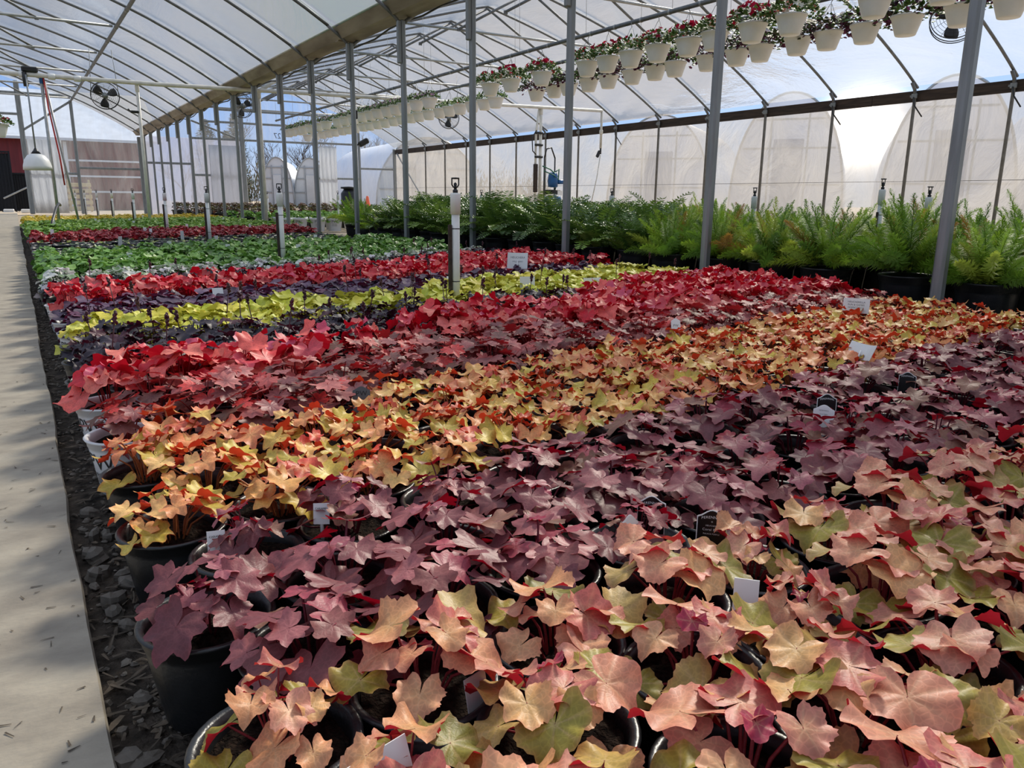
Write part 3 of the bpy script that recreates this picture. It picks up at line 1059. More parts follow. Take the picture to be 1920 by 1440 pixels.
for k, lst in spots.items():
    lst.sort()
    w1, w2 = WORDS[k]
    for y2, x2, i, rr in lst[:290]:
        o = link(FARNAME[k], pr.choice(FARV[k]), None, (x2, y2, 0), (0, 0, pr.uniform(0, 6.28)))
        q = pr.uniform(.9, 1.1)
        o.scale = (q, q, pr.uniform(.9, 1.1))
        tag(o, '%s plant, %s from the walkway, %s %s row from near end' % (w1, nth(i), nth(rr), w2), 'plant', '%s plants on the far half of the bed' % w2)
    rest = lst[290:]
    if rest:
        src = FARV[k]
        mbx = MB()
        allv, allf, allm, allc = [], [], [], []
        base = 0
        cache = {}
        for me in src:
            v = np.empty(len(me.vertices) * 3, np.float32)
            me.vertices.foreach_get('co', v)
            c = np.empty(len(me.vertices) * 4, np.float32)
            me.color_attributes['Col'].data.foreach_get('color', c)
            cache[me.name] = (v.reshape(-1, 3), c.reshape(-1, 4), [tuple(p.vertices) for p in me.polygons], [p.material_index for p in me.polygons])
        for y2, x2, i, rr in rest:
            v, c, f, mi = cache[pr.choice(src).name]
            a = pr.uniform(0, 6.28)
            rot = np.array(Matrix.Rotation(a, 3, 'Z'))
            allv.append(v @ rot.T + np.array([x2, y2, 0]))
            allc.append(c)
            allf += [tuple(base + q for q in p) for p in f]
            allm += mi
            base += len(v)
        me = bpy.data.meshes.new('plants')
        me.from_pydata(np.vstack(allv).tolist(), [], allf)
        for m_ in src[0].materials:
            me.materials.append(m_)
        me.polygons.foreach_set('material_index', allm)
        me.polygons.foreach_set('use_smooth', [True] * len(allf))
        a_ = me.color_attributes.new('Col', 'FLOAT_COLOR', 'POINT')
        a_.data.foreach_set('color', np.vstack(allc).astype(np.float32).ravel())
        o = link(FARNAME[k] + '_mass', me)
        tag(o, 'far rows of %s plants in black pots at the back of the bed' % w1, 'plants', kind='stuff')

# bare dirt heap line and stuff on the strip: stones, bark chips, debris on the concrete
M['stone'] = mat('grey_stone', (112, 104, 94), .85, 0, .25, 20, .3, 80)
M['bark'] = mat('grey_brown_bark', (96, 84, 70), .9, 0, .3, 30, .3, 80)


def rock(mb, c, s, g, mi=0):
    n1, n2 = 5, 7
    vs, fs = [], []
    ax = [g.uniform(.7, 1.3) for _ in range(3)]
    ph = [g.uniform(0, 6) for _ in range(4)]
    rot = Matrix.Rotation(g.uniform(0, 6.28), 3, 'Z') @ Matrix.Rotation(g.uniform(-.4, .4), 3, 'X')
    for i in range(n1):
        th = PI * (i + .5) / n1
        for k in range(n2):
            a = 2 * PI * k / n2
            d = Vector((math.sin(th) * math.cos(a), math.sin(th) * math.sin(a), math.cos(th)))
            q = 1 + .18 * math.sin(3 * d.x + ph[0]) + .15 * math.sin(4 * d.y + ph[1]) + .12 * math.sin(5 * d.z + ph[2]) + g.uniform(-.07, .07)
            p = rot @ Vector((d.x * ax[0] * s * q, d.y * ax[1] * s * q, d.z * .6 * ax[2] * s * q))
            vs.append((p.x + c[0], p.y + c[1], p.z + c[2]))
    for i in range(n1 - 1):
        for k in range(n2):
            k2 = (k + 1) % n2
            fs.append((i * n2 + k, (i + 1) * n2 + k, (i + 1) * n2 + k2, i * n2 + k2))
    fs.append(tuple(range(n2)))
    fs.append(tuple(range(n1 * n2 - 1, (n1 - 1) * n2 - 1, -1)))
    mb.add(vs, fs, mi, smooth=False)


g = random.Random(77)
STONES = []
for s in range(8):
    mb = MB()
    rock(mb, (0, 0, .004), .011, g)
    STONES.append(mb.mesh('stone', M['stone']))
big = []
for i in range(130):
    y = .35 + 1.3 * g.random() ** 1.3
    x = g.uniform(.03, .22)
    big.append((x, y))
big.sort(key=lambda p: p[1])
for i, (x, y) in enumerate(big):
    o = link('stone', g.choice(STONES), None, (x, y, .0), (0, 0, g.uniform(0, 6.28)))
    q = g.uniform(.7, 1.9)
    o.scale = (q, q, q)
    tag(o, 'grey stone on the dark soil strip between walkway and pots', 'stone', 'stones on the soil strip')
mb = MB()
for i in range(1500):
    y = .3 + 6 * g.random() ** 2
    rock(mb, (g.uniform(.022, .26), y, .0), g.uniform(.002, .0075), g)
tag(mb.obj('gravel', M['stone']), 'fine grey gravel on the dark soil strip beside the walkway', 'gravel', kind='stuff')
mb = MB()
for i in range(2600):
    y = .3 + 7 * g.random() ** 2
    x = g.uniform(.02, .28)
    a, l, w = g.uniform(0, 6.28), g.uniform(.005, .018), g.uniform(.0008, .003)
    z = g.uniform(.0, .006)
    ca, sa = math.cos(a), math.sin(a)
    dz = g.uniform(-.003, .004)
    p = [(-l, -w, 0), (0, -w * 1.4, dz + .002), (l, -w * .4, dz), (l, w * .4, dz), (0, w * 1.3, dz), (-l, w, 0)]
    mb.add([(x + a_ * ca - b_ * sa, y + a_ * sa + b_ * ca, z + c_ + .001) for a_, b_, c_ in p], [(0, 1, 2, 3, 4, 5)], smooth=False)
tag(mb.obj('bark_litter', M['bark']), 'shredded bark and dead leaf litter on the soil strip', 'litter', kind='stuff')
mb = MB()
for i in range(900):
    y = .3 + 9 * g.random() ** 2
    x = -1.2 * g.random() ** 1.6 + .01
    a, l, w = g.uniform(0, 6.28), g.uniform(.002, .010), g.uniform(.0006, .0018)
    ca, sa = math.cos(a), math.sin(a)
    p = [(-l, -w), (l, -w * .4), (l, w * .4), (-l, w)]
    mb.add([(x + a_ * ca - b_ * sa, y + a_ * sa + b_ * ca, .0235) for a_, b_ in p], [(0, 1, 2, 3)], smooth=False)
tag(mb.obj('straw_debris', M['bark']), 'bits of straw and dry leaf scattered over the concrete walkway', 'debris', kind='stuff')

# ------------------------------------------------------------------ ferns of the outer bay
M['fern_light'] = leaf_mat('fern_light', None, rough=.5, trans=.4, mottle=.2, mscale=30, spec=.35)
M['fern_dark'] = leaf_mat('fern_dark', None, rough=.25, trans=.22, mottle=.15, mscale=20, spec=.6)


def plume_fern(seed, n=34):
    """Foxtail fern: upright tapering bottle-brush plumes."""
    g = random.Random(seed)
    mb = MB()
    pal = [(152, 186, 62), (172, 200, 72), (134, 172, 60), (192, 208, 84), (122, 160, 62)]
    for i in range(n):
        t = (i + .5) / n
        a = i * 2.4 + g.uniform(-.4, .4)
        lean = math.radians(6 + 56 * t ** 1.4 + g.uniform(-8, 8))
        L = (.34 - .09 * t) * g.uniform(.7, 1.12)
        d = Vector((math.cos(a), math.sin(a), 0))
        base = d * (.02 + .07 * t) + Vector((0, 0, .245))
        col = np.array(lin(g.choice(pal))) * g.uniform(.8, 1.2)
        if g.random() < .06:
            col = np.array(lin((190, 150, 70)))
        pts = []
        for k in range(9):
            u = k / 8
            ln = lean + .25 * u * (.4 + t)
            pts.append(base + (d * math.sin(ln) + Vector((0, 0, 1)) * math.cos(ln)) * L * u - Vector((0, 0, .05 * t * u * u)))
        mb.tube(pts, [.003 * (1 - .8 * k / 8) for k in range(9)], 4, 0, tuple(col * .7), caps=False)
        nl = 58
        vs, fs = [], []
        for k in range(nl):
            u = (k + .6) / nl
            f = u * 8
            j = min(7, int(f))
            p = pts[j].lerp(pts[j + 1], f - j)
            ax = (pts[j + 1] - pts[j]).normalized()
            wdt = .060 * (1 - u) ** .6 * (.45 + .55 * min(1, u * 4)) + .006
            e1 = ax.cross(Vector((0, 0, 1)) if abs(ax.z) < .95 else Vector((1, 0, 0))).normalized()
            e2 = ax.cross(e1)
            for q in range(5):
                b = q * 1.2566 + k * 1.1 + g.uniform(-.3, .3)
                o = (e1 * math.cos(b) + e2 * math.sin(b))
                tip = p + (o + ax * .55).normalized() * wdt * g.uniform(.55, 1.2)
                sd = ax.cross(o).normalized() * .0026
                m_ = p.lerp(tip, .55)
                c0 = len(vs)
                vs += [tuple(p), tuple(m_ + sd), tuple(tip), tuple(m_ - sd)]
                fs.append((c0, c0 + 1, c0 + 2, c0 + 3))
        mb.add(vs, fs, 0, tuple(np.clip(col, 0, 1)), smooth=False)
    return mb.mesh('fronds', M['fern_light'], colors=True)


def dark_fern(seed, n=30):
    """Leathery fern with arching glossy pinnate fronds."""
    g = random.Random(seed)
    mb = MB()
    pal = [(108, 138, 58), (88, 120, 54), (128, 160, 66), (76, 106, 50), (148, 174, 82)]
    for i in range(n):
        t = (i + .5) / n
        a = i * 2.4 + g.uniform(-.4, .4)
        lean = math.radians(6 + 44 * t + g.uniform(-8, 8))
        L = (.40 - .06 * t) * g.uniform(.8, 1.15)
        d = Vector((math.cos(a), math.sin(a), 0))
        side = Vector((-math.sin(a), math.cos(a), 0))
        base = d * (.015 + .06 * t) + Vector((0, 0, .225))
        col = np.array(lin(g.choice(pal))) * g.uniform(.85, 1.2)
        pts = []
        for k in range(10):
            u = k / 9
            ln = lean + (.9 + .5 * t) * u * u
            pts.append((pts[-1] if pts else base) + (d * math.sin(ln) + Vector((0, 0, 1)) * math.cos(ln)) * L / 9)
        mb.tube(pts, [.003 * (1 - .7 * k / 9) for k in range(10)], 4, 0, tuple(col * .8), caps=False)
        vs, fs = [], []
        for k in range(17):
            u = .14 + .86 * k / 16
            f = u * 9
            j = min(8, int(f))
            p = pts[j].lerp(pts[j + 1], f - j)
            ax = (pts[j + 1] - pts[j]).normalized()
            nrm = side.cross(ax).normalized()
            ln = .085 * math.sin(PI * min(1, .16 + .84 * (1 - u) ** .8) * .62) + .012
            for s in (-1, 1):
                dr = (side * s + ax * .45 + nrm * g.uniform(-.12, .3)).normalized()
                wv = ax * .011 * (1 - .3 * u)
                m1, m2 = p + dr * ln * .4, p + dr * ln * .78
                c0 = len(vs)
                vs += [tuple(p), tuple(m1 + wv), tuple(m2 + wv * .7), tuple(p + dr * ln - nrm * .012), tuple(m2 - wv * .7), tuple(m1 - wv), tuple(m1 + nrm * .003), tuple(m2 + nrm * .002)]
                fs += [(c0, c0 + 6, c0 + 1), (c0 + 1, c0 + 6, c0 + 7, c0 + 2), (c0 + 2, c0 + 7, c0 + 3), (c0, c0 + 5, c0 + 6), (c0 + 5, c0 + 4, c0 + 7, c0 + 6), (c0 + 4, c0 + 3, c0 + 7)]
        mb.add(vs, fs, 0, tuple(np.clip(col, 0, 1)), smooth=True)
    return mb.mesh('fronds', M['fern_dark'], colors=True)


FPOT = pot_mesh('pot', M['blackpot'], r=.145, h=.25, base=.115, lip=.012, n=40)
FSOIL = soil_mesh('soil', .13, .228, 5, 5, 24)
PLUME = [plume_fern(s) for s in range(5)]
DARK = [dark_fern(40 + s) for s in range(5)]
g = random.Random(15)
for col_i, x in enumerate((3.93, 4.33, 4.73, 5.13)):
    y = 1.02 + .2 * (col_i % 2)
    j = jl = jd = 0
    while y < 10.3:
        light = y < 4.15 + .35 * col_i
        x2, y2 = x + g.uniform(-.03, .03), y + g.uniform(-.04, .04)
        bright = (col_i < 2 and 9.3 < y)
        if in_view(x2, y2, .45, 200):
            if light or bright:
                lab = ('feathery light green fern in black pot, %s in the %s file along the posts' % (nth(jl), nth(col_i))) if light else 'round feathery bright green fern, %s beside the far gutter posts' % nth(j)
                jl += 1
            else:
                lab = 'glossy dark green fern in black pot, %s in the %s file along the posts' % (nth(jd), nth(col_i))
                jd += 1
            t = thing('plume_fern' if light or bright else 'leather_fern', lab, 'fern', (x2, y2, 0), g.uniform(0, 6.28), 'feathery ferns in the outer bay' if light or bright else 'dark ferns in the outer bay')
            link('pot', FPOT, t)
            link('soil', FSOIL, t)
            f = link('fronds', g.choice(PLUME if light or bright else DARK), t)
            q = g.uniform(.88, 1.12)
            f.scale = (q * 1.18, q * 1.18, q * g.uniform(.95, 1.08)) if light or bright else (q * 1.1, q * 1.1, q * .98)
            j += 1
        y += (.44 if col_i == 0 else .36) if light else .38

# ------------------------------------------------------------------ far beds of the outer bay
FW = far_plant(3001, 30, .045, .14, .29, .17, [(96, 146, 50), (120, 166, 64), (140, 176, 80)], potm='whitepot', r=.15, ph=.24)
FG = far_plant(3002, 30, .045, .14, .29, .17, [(96, 146, 50), (120, 166, 64), (140, 176, 80)], r=.13, ph=.2)
FB = far_plant(3003, 26, .045, .12, .40, .15, [(92, 58, 46), (110, 70, 52), (84, 62, 44), (100, 96, 50)], r=.13, ph=.2)
rt = lambda z: .111 + (.141 - .111) * z / .2064
BIGTEXT = wrap_text([('PW', .07, .17), ('PROVEN', .022, .125), ('WINNERS', .022, .098)], rt, 0).mesh('printed_lettering', M['greyink'])
jw = jg = jb = 0
for r_i in range(9):
    y = 13.9 + r_i * .62
    for c_i in range(11):
        x = 3.95 + .33 * c_i + (.15 if r_i % 2 else 0) + g.uniform(-.03, .03)
        y2 = y + g.uniform(-.04, .04)
        if r_i < 2:
            t = thing('white_pot_plant', 'leafy green plant in white lettered pot, %s from the posts in the %s white row' % (nth(c_i), nth(r_i)), 'plant', (x, y2, 0), math.radians(-110), 'green plants in white pots behind the ferns')
            link('plant', FW, t, rot=(0, 0, g.uniform(0, 6)))
            if r_i == 0:
                link('printed_lettering', BIGTEXT, t)
        elif r_i < 7:
            tag(link('far_green_plant', FG, None, (x, y2, 0), (0, 0, g.uniform(0, 6))), 'leafy green plant behind the white pots, %s from the posts in the %s green row' % (nth(c_i), nth(r_i - 2)), 'plant', 'green plants behind the white pots')
for r_i in range(5):
    y = 20.2 + r_i * 1.1
    for c_i in range(14):
        x = 3.9 + .34 * c_i + g.uniform(-.04, .04)
        tag(link('bronze_plant', FB, None, (x, y + g.uniform(-.1, .1), 0), (0, 0, g.uniform(0, 6))), 'brown-leaved plant in black pot, %s from the posts in the %s brown row' % (nth(c_i), nth(r_i)), 'plant', 'brown-leaved plants far down the outer bay')

# ------------------------------------------------------------------ sprinkler risers
mb = MB()
mb.tube([(0, 0, 0), (0, 0, .60)], .0165, 12)
R_PIPE = mb.mesh('pipe', M['pvc'])
mb = MB()
mb.lathe([(.0165, .545), (.021, .547), (.021, .632), (.018, .64), (.001, .641)], 14, cap0=True)
R_COL = mb.mesh('collar', M['pvc'])
mb = MB()
mb.lathe([(.001, .638), (.010, .640), (.011, .652), (.006, .656), (.006, .662), (.012, .664), (.012, .668), (.001, .669)], 12)
for s in (-1, 1):
    mb.tube([(s * .009, 0, .666), (s * .0155, 0, .676), (s * .0155, 0, .70), (s * .011, 0, .705)], .0028, 6)
mb.lathe([(.001, .700), (.0165, .701), (.0165, .707), (.001, .708)], 12)
mb.lathe([(.006, .668), (.007, .680), (.002, .686)], 8)
R_HEAD = mb.mesh('sprinkler_head', M['black'])
mb = MB()
mb.box((-.026, 0, .25), (.016, .010, .5), bev=.002)
R_STAKE = mb.mesh('stake', M['wood'])
mb = MB()
for z in (.48, .24):
    mb.lathe([(.017, z), (.0176, z + .001), (.0176, z + .003), (.017, z + .004)], 12)
R_TIE = mb.mesh('tie_band', M['black'])


def riser(x, y, lab, zs=1.0, grp='white sprinkler risers in the bed', stake=True, rz=0.0):
    t = thing('sprinkler_riser', lab, 'sprinkler', (x, y, 0), rz, grp)
    for nm, me in (('pipe', R_PIPE), ('collar', R_COL), ('sprinkler_head', R_HEAD)) + ((('stake', R_STAKE), ('tie_band', R_TIE)) if stake else ()):
        link(nm, me, t)
    t.scale = (1.12, 1.12, zs)
    return t


for i, (x, y) in enumerate(((1.69, 3.17), (1.64, 5.80), (1.68, 8.60), (1.62, 10.9), (1.60, 13.9), (1.55, 16.6), (1.50, 19.2), (1.45, 21.9), (1.40, 24.5))):
    riser(x, y, 'white pvc sprinkler riser with black head, %s of the line in the bed' % nth(i), rz=.1 * i)
for i, (x, y) in enumerate(((5.15, 3.32), (5.05, 4.36), (5.0, 6.1), (5.1, 2.95), (5.3, 9.2), (5.35, 14.9), (5.3, 19.8))):
    riser(x, y, 'pale sprinkler riser with black head among the ferns, %s of that line' % nth(i), 1.02 if i else 1.10, 'sprinkler risers of the outer bay', stake=(i in (0, 2)))

# ------------------------------------------------------------------ irrigation main and its poles
YM, ZM = 14.5, 2.42
t = thing('irrigation_main', 'white pvc water main crossing both bays overhead', 'water pipe', (0, 0, 0))
mb = MB()
mb.tube([(-5.0, YM, 2.36), (2.2, YM, 2.38), (3.3, YM, 2.40), (11.5, YM, 2.56)], .034, 10)
mb.obj('pipe', M['pvc_old'], t)
mb = MB()
mb.tube([(11.5, YM, 2.58), (11.5, YM, 1.75)], .028, 10)
mb.lathe([(.03, 2.05), (.042, 2.06), (.042, 2.14), (.03, 2.15)], 10, (11.5, YM, 0))
mb.obj('drop_pipe', M['pvc_old'], t)
mb = MB()
mb.box((11.44, YM, 1.62), (.07, .05, .16), mat=Matrix.Rotation(.5, 3, 'Y'), bev=.01)
mb.tube([(11.5, YM, 1.78), (11.5, YM, 1.62)], .02, 8)
mb.obj('valve', M['black'], t, label='black valve lever')
mb = MB()
mb.tube([(11.5, YM, 1.60), (11.42, YM, 1.1), (11.25, YM, .4)], .011, 6)
mb.obj('hose', M['pvc_old'], t)
mb = MB()
mb.box((.42, YM, 2.45), (.22, .10, .08), bev=.015)
mb.tube([(.34, YM - .03, 2.40), (.35, YM - .04, 2.20)], .035, 8)
mb.obj('solenoid_valve', M['black'], t, label='black solenoid valves on the pipe')
mb = MB()
mb.lathe([(.038, -.05), (.046, -.045), (.046, .045), (.038, .05)], 12)
me_ = mb.mesh('coupling', M['pvc'])
for x in (.32, .70, 1.05):
    link('coupling', me_, t, (x, YM, 2.37), (0, PI / 2, 0))
for x, top, w, m, lab in ((.56, 2.40, .024, 'steel_pale', 'pale grey pole with a red hose under the water main'), (1.90, 2.38, .026, 'pvc_old', 'white pole holding the water main near the fan'), (3.84, 2.42, .040, 'pvc_old', 'thick cream pole beside the gutter posts under the water main'),
                          (5.62, 2.44, .026, 'pvc_old', 'cream pole with a floodlight behind the ferns'), (9.86, 2.52, .034, 'pvc_old', 'pair of pale pipes standing by the dosing pump')):
    p = thing('support_pole', lab, 'pole', (x, YM + .04, 0), 0, 'poles under the water main')
    mb = MB()
    mb.tube([(0, 0, 0), (0, 0, top)], w, 10)
    mb.obj('pipe', M[m], p)
    mb = MB()
    mb.lathe([(w, top - .14), (w * 1.25, top - .13), (w * 1.25, top - .02), (w, top - .01)], 10)
    mb.obj('collar', M['pvc_old' if m != 'steel_pale' else 'blue'], p)
    if x < 1:
        mb = MB()
        mb.tube([(.03, -.03, 2.36), (.05, -.04, 1.9), (.12, -.03, 1.2), (.14, -.04, .75)], .013, 6)
        mb.obj('hose', M['red'], p, label='red hose tied to the pole')
        mb = MB()
        mb.tube([(.04, 0, 2.3), (.30, 0, 0)], .017, 8)
        mb.obj('prop', M['steel_pale'], p, label='slanting pale pipe')
    if 1 < x < 3:
        mb = MB()
        mb.box((-.07, 0, 1.93), (.13, .06, .04), bev=.01)
        mb.tube([(-.12, 0, 1.93), (-.17, 0, 1.97)], .014, 6)
        mb.obj('valve', M['black'], p)
    if 3 < x < 5:
        mb = MB()
        mb.tube([(0, 0, 2.38), (.25, .08, 2.56), (.42, .12, 2.66)], .036, 8)
        mb.obj('elbow_pipe', M['pvc_old'], p)
    if 5 < x < 6:
        mb = MB()
        mb.box((.13, -.06, 1.62), (.20, .10, .10), mat=Matrix.Rotation(-.5, 3, 'Y'), bev=.015)
        mb.tube([(0, 0, 1.58), (.08, -.03, 1.58)], .012, 6)
        mb.obj('floodlight', M['black'], p, label='small dark floodlight')
        mb = MB()
        mb.box((0, -.03, 2.12), (.07, .06, .16), bev=.01)
        mb.obj('valve', M['black'], p)
    if x > 9:
        mb = MB()
        mb.tube([(-.13, 0, 0), (-.12, 0, 2.0), (-.05, 0, 2.5)], .026, 8)
        mb.obj('second_pipe', M['pvc_old'], p)
        mb = MB()
        for z in (2.0, 1.75, 1.5):
            mb.box((-.06, -.03, z), (.20, .06, .05), bev=.012)
        mb.tube([(-.12, -.02, 2.05), (-.24, -.03, 1.9), (-.22, -.03, 1.62), (-.13, -.02, 1.55)], .012, 6)
        mb.obj('valve', M['black'], p)
        mb = MB()
        mb.box((-.13, -.02, 1.05), (.10, .05, .6), bev=.01)
        mb.obj('filter', M['wood'], p)

# lamp hung from the main
t = thing('pendant_lamp', 'white dome lamp hanging on a thin rod over the walkway edge', 'lamp', (.36, YM - .1, 0))
mb = MB()
mb.tube([(0, 0, 2.36), (0, 0, 1.27)], .012, 8)
mb.obj('rod', M['steel'], t)
mb = MB()
mb.lathe([(.012, 1.30), (.035, 1.26), (.07, 1.215), (.001, 1.21)], 16)
mb.obj('cap', M['black'], t)
mb = MB()
mb.lathe([(.06, 1.215), (.12, 1.19), (.17, 1.12), (.195, 1.03), (.20, .97), (.192, .975), (.185, 1.03), (.16, 1.11), (.11, 1.18), (.05, 1.205)], 28)
mb.obj('lamp_shade', M['white'], t)

# black garden hose rising from the walkway edge
mb = MB()
mb.tube([(.34, 12.6, .0), (.42, 12.9, .25), (.50, 13.3, .42), (.56, 13.8, .47), (.60, 14.4, .44)], .02, 8)
tag(mb.obj('garden_hose', M['black']), 'black hose curving up from the bed to the grey pole', 'hose')
mb = MB()
mb.tube([(.06, 5.2, .02), (.10, 7.0, .03), (.12, 9.0, .05), (.10, 11.0, .08), (.20, 12.2, .10)], .008, 6)
tag(mb.obj('drip_line', M['black']), 'thin black line lying along the far edge of the bed', 'hose')

# dosing pump with its tank by the outer wall
t = thing('dosing_pump', 'blue pump on a trolley with tank and hoses behind the ferns', 'pump', (10.22, YM + .05, 0), .3)
mb = MB()
mb.lathe([(.001, .02), (.20, .02), (.20, .62), (.17, .68), (.001, .69)], 24)
mb.obj('tank', M['blue'], t)
mb = MB()
mb.lathe([(.001, .86), (.11, .87), (.12, 1.0), (.10, 1.14), (.07, 1.18), (.001, 1.19)], 20)
mb.tube([(.08, -.08, .98), (.2, -.12, .98)], .05, 10)
mb.obj('pump_head', M['blue'], t)
mb = MB()
mb.box((0, 0, .76), (.3, .22, .10), bev=.01)
for s in (-1, 1):
    mb.tube([(s * .19, .1, .0), (s * .19, .1, 1.5)], .016, 8)
mb.tube([(-.19, .1, 1.5), (-.12, .1, 1.68), (.05, .1, 1.72), (.19, .1, 1.5)], .016, 8)
mb.obj('trolley_frame', M['black'], t)
mb = MB()
mb.tube([(0, -.05, 1.18), (.15, -.05, 1.26), (.2, 0, 1.0), (.1, .02, .8)], .014, 6)
mb.tube([(-.5, -.1, 1.3), (-.2, -.08, 1.24), (.1, -.06, 1.1)], .014, 6)
mb.tube([(-.45, -.1, 1.2), (-.1, -.1, 1.12), (.22, -.1, .95)], .012, 6)
mb.obj('hose', M['green_hose'], t)
mb = MB()
mb.box((.02, -.19, .74), (.16, .01, .10))
mb.obj('label_plate', M['card'], t)

# black barrel and cone far down the outer bay
t = thing('water_barrel', 'black plastic barrel with lid far down the outer bay', 'barrel', (8.24, 22.0, 0))
mb = MB()
mb.lathe([(.001, 0), (.20, 0), (.23, .03), (.235, .30), (.245, .32), (.235, .34), (.235, .70), (.21, .74), (.16, .80), (.155, .85)], 28)
mb.obj('body', M['black'], t)
mb = MB()
mb.lathe([(.155, .83), (.235, .84), (.235, .885), (.001, .90)], 28)
mb.obj('lid', M['black'], t)
t = thing('traffic_cone', 'orange cone near the far end of the outer bay', 'cone', (9.6, 24.0, 0))
mb = MB()
mb.box((0, 0, .015), (.36, .36, .03), bev=.01)
mb.obj('base', M['orange'], t)
mb = MB()
mb.lathe([(.14, .03), (.04, .62), (.03, .64), (.001, .64)], 20)
mb.obj('cone', M['orange'], t)
mb = MB()
mb.box((0, 0, .045), (1.3, .5, .09), bev=.03)
o = mb.obj('pallet_base', M['black'])
o.location = (7.6, 24.5, 0)
tag(o, 'low black slab beside the barrel at the far end', 'slab')


# ------------------------------------------------------------------ circulation fans
def fan(loc, rz, R, lab, drop=.35, tilt=0.0):
    t = thing('circulation_fan', lab, 'fan', loc, rz, 'round circulation fans under the roof')
    t.rotation_euler = (tilt, 0, rz)
    mb = MB()
    for y, rr in ((-.05, R * .98), (.05, R * .98), (0, R)):
        pts = [(rr * math.cos(2 * PI * k / 36), y, rr * math.sin(2 * PI * k / 36)) for k in range(37)]
        mb.tube(pts, R * .022, 5, caps=False)
    for j in range(1, 6):
        rr = R * (.25 + .125 * j)
        for y in (-.075 + .02 * (j / 5), ):
            mb.tube([(rr * math.cos(2 * PI * k / 28), y, rr * math.sin(2 * PI * k / 28)) for k in range(29)], R * .008, 4, caps=False)
    for k in range(12):
        a = 2 * PI * k / 12
        mb.tube([(R * .15 * math.cos(a), -.08, R * .15 * math.sin(a)), (R * .98 * math.cos(a), -.05, R * .98 * math.sin(a))], R * .009, 4)
    mb.obj('guard', M['black'], t)
    mb = MB()
    for k in range(3):
        a0 = 2 * PI * k / 3 + .4
        vs = []
        for i in range(7):
            u = i / 6
            for s in range(5):
                ang = a0 + (-.42 + .84 * s / 4) * (.55 + .6 * math.sin(PI * min(1, u * .8 + .1)))
                rr = R * (.14 + .74 * u)
                vs.append((rr * math.cos(ang), .05 * (s / 4 - .5) * (1 - .3 * u), rr * math.sin(ang)))
        fs = [(i * 5 + s, i * 5 + s + 1, i * 5 + 5 + s + 1, i * 5 + 5 + s) for i in range(6) for s in range(4)]
        mb.add(vs, fs)
    bl = mb.obj('blades', M['black'], t)
    so = bl.modifiers.new('thick', 'SOLIDIFY')
    so.thickness = .006
    mb = MB()
    mb.tube([(0, -.06, 0), (0, .18, 0)], R * .2, 14)
    mb.obj('motor', M['steel'], t)
    mb = MB()
    for s in (-1, 1):
        mb.tube([(s * R * .95, 0, .0), (s * R * .75, 0, R + drop)], .006, 5)
    mb.obj('hanger_chain', M['steel'], t)
    return t


fan((1.63, 16.7, 2.38), -.15, .24, 'round black fan hanging under the walkway bay roof beside the white pole', .55)
fan((4.25, 17.4, 2.44), .3, .24, 'round black fan half hidden behind the gutter posts', .3)
fan((9.9, 18.9, 2.64), -.5, .27, 'round fan behind the hanging baskets near the outer wall', .9, -.3)
fan((8.3, 4.78, 2.43), -1.0, .23, 'round fan just behind the purple baskets near the first visible gutter post', 1.3, -.3)

# ------------------------------------------------------------------ hanging baskets
M['petal'] = leaf_mat('petal', None, rough=.6, trans=.35, mottle=.08, mscale=30, spec=.2)
M['bloom_leaf'] = leaf_mat('bloom_leaf', None, rough=.5, trans=.25, mottle=.2, mscale=30, spec=.3)
mb = MB()
mb.lathe([(.001, 0), (.082, 0), (.088, .008), (.118, .10), (.131, .150), (.140, .152), (.141, .168), (.134, .170), (.126, .150), (.112, .10), (.083, .02)], 36)
B_POT = mb.mesh('pot', M['basket'])
mb = MB()
for k in range(3):
    a = 2 * PI * k / 3 + .5
    mb.tube([(.137 * math.cos(a), .137 * math.sin(a), .16), (.01 * math.cos(a), .01 * math.sin(a), .415)], .003, 4)
mb.tube([(0, 0, .41), (0, 0, .43), (.012, 0, .45), (.018, 0, .468), (0, 0, .485), (-.014, 0, .472)], .004, 6)
B_HANG = mb.mesh('hanger', M['wire'])


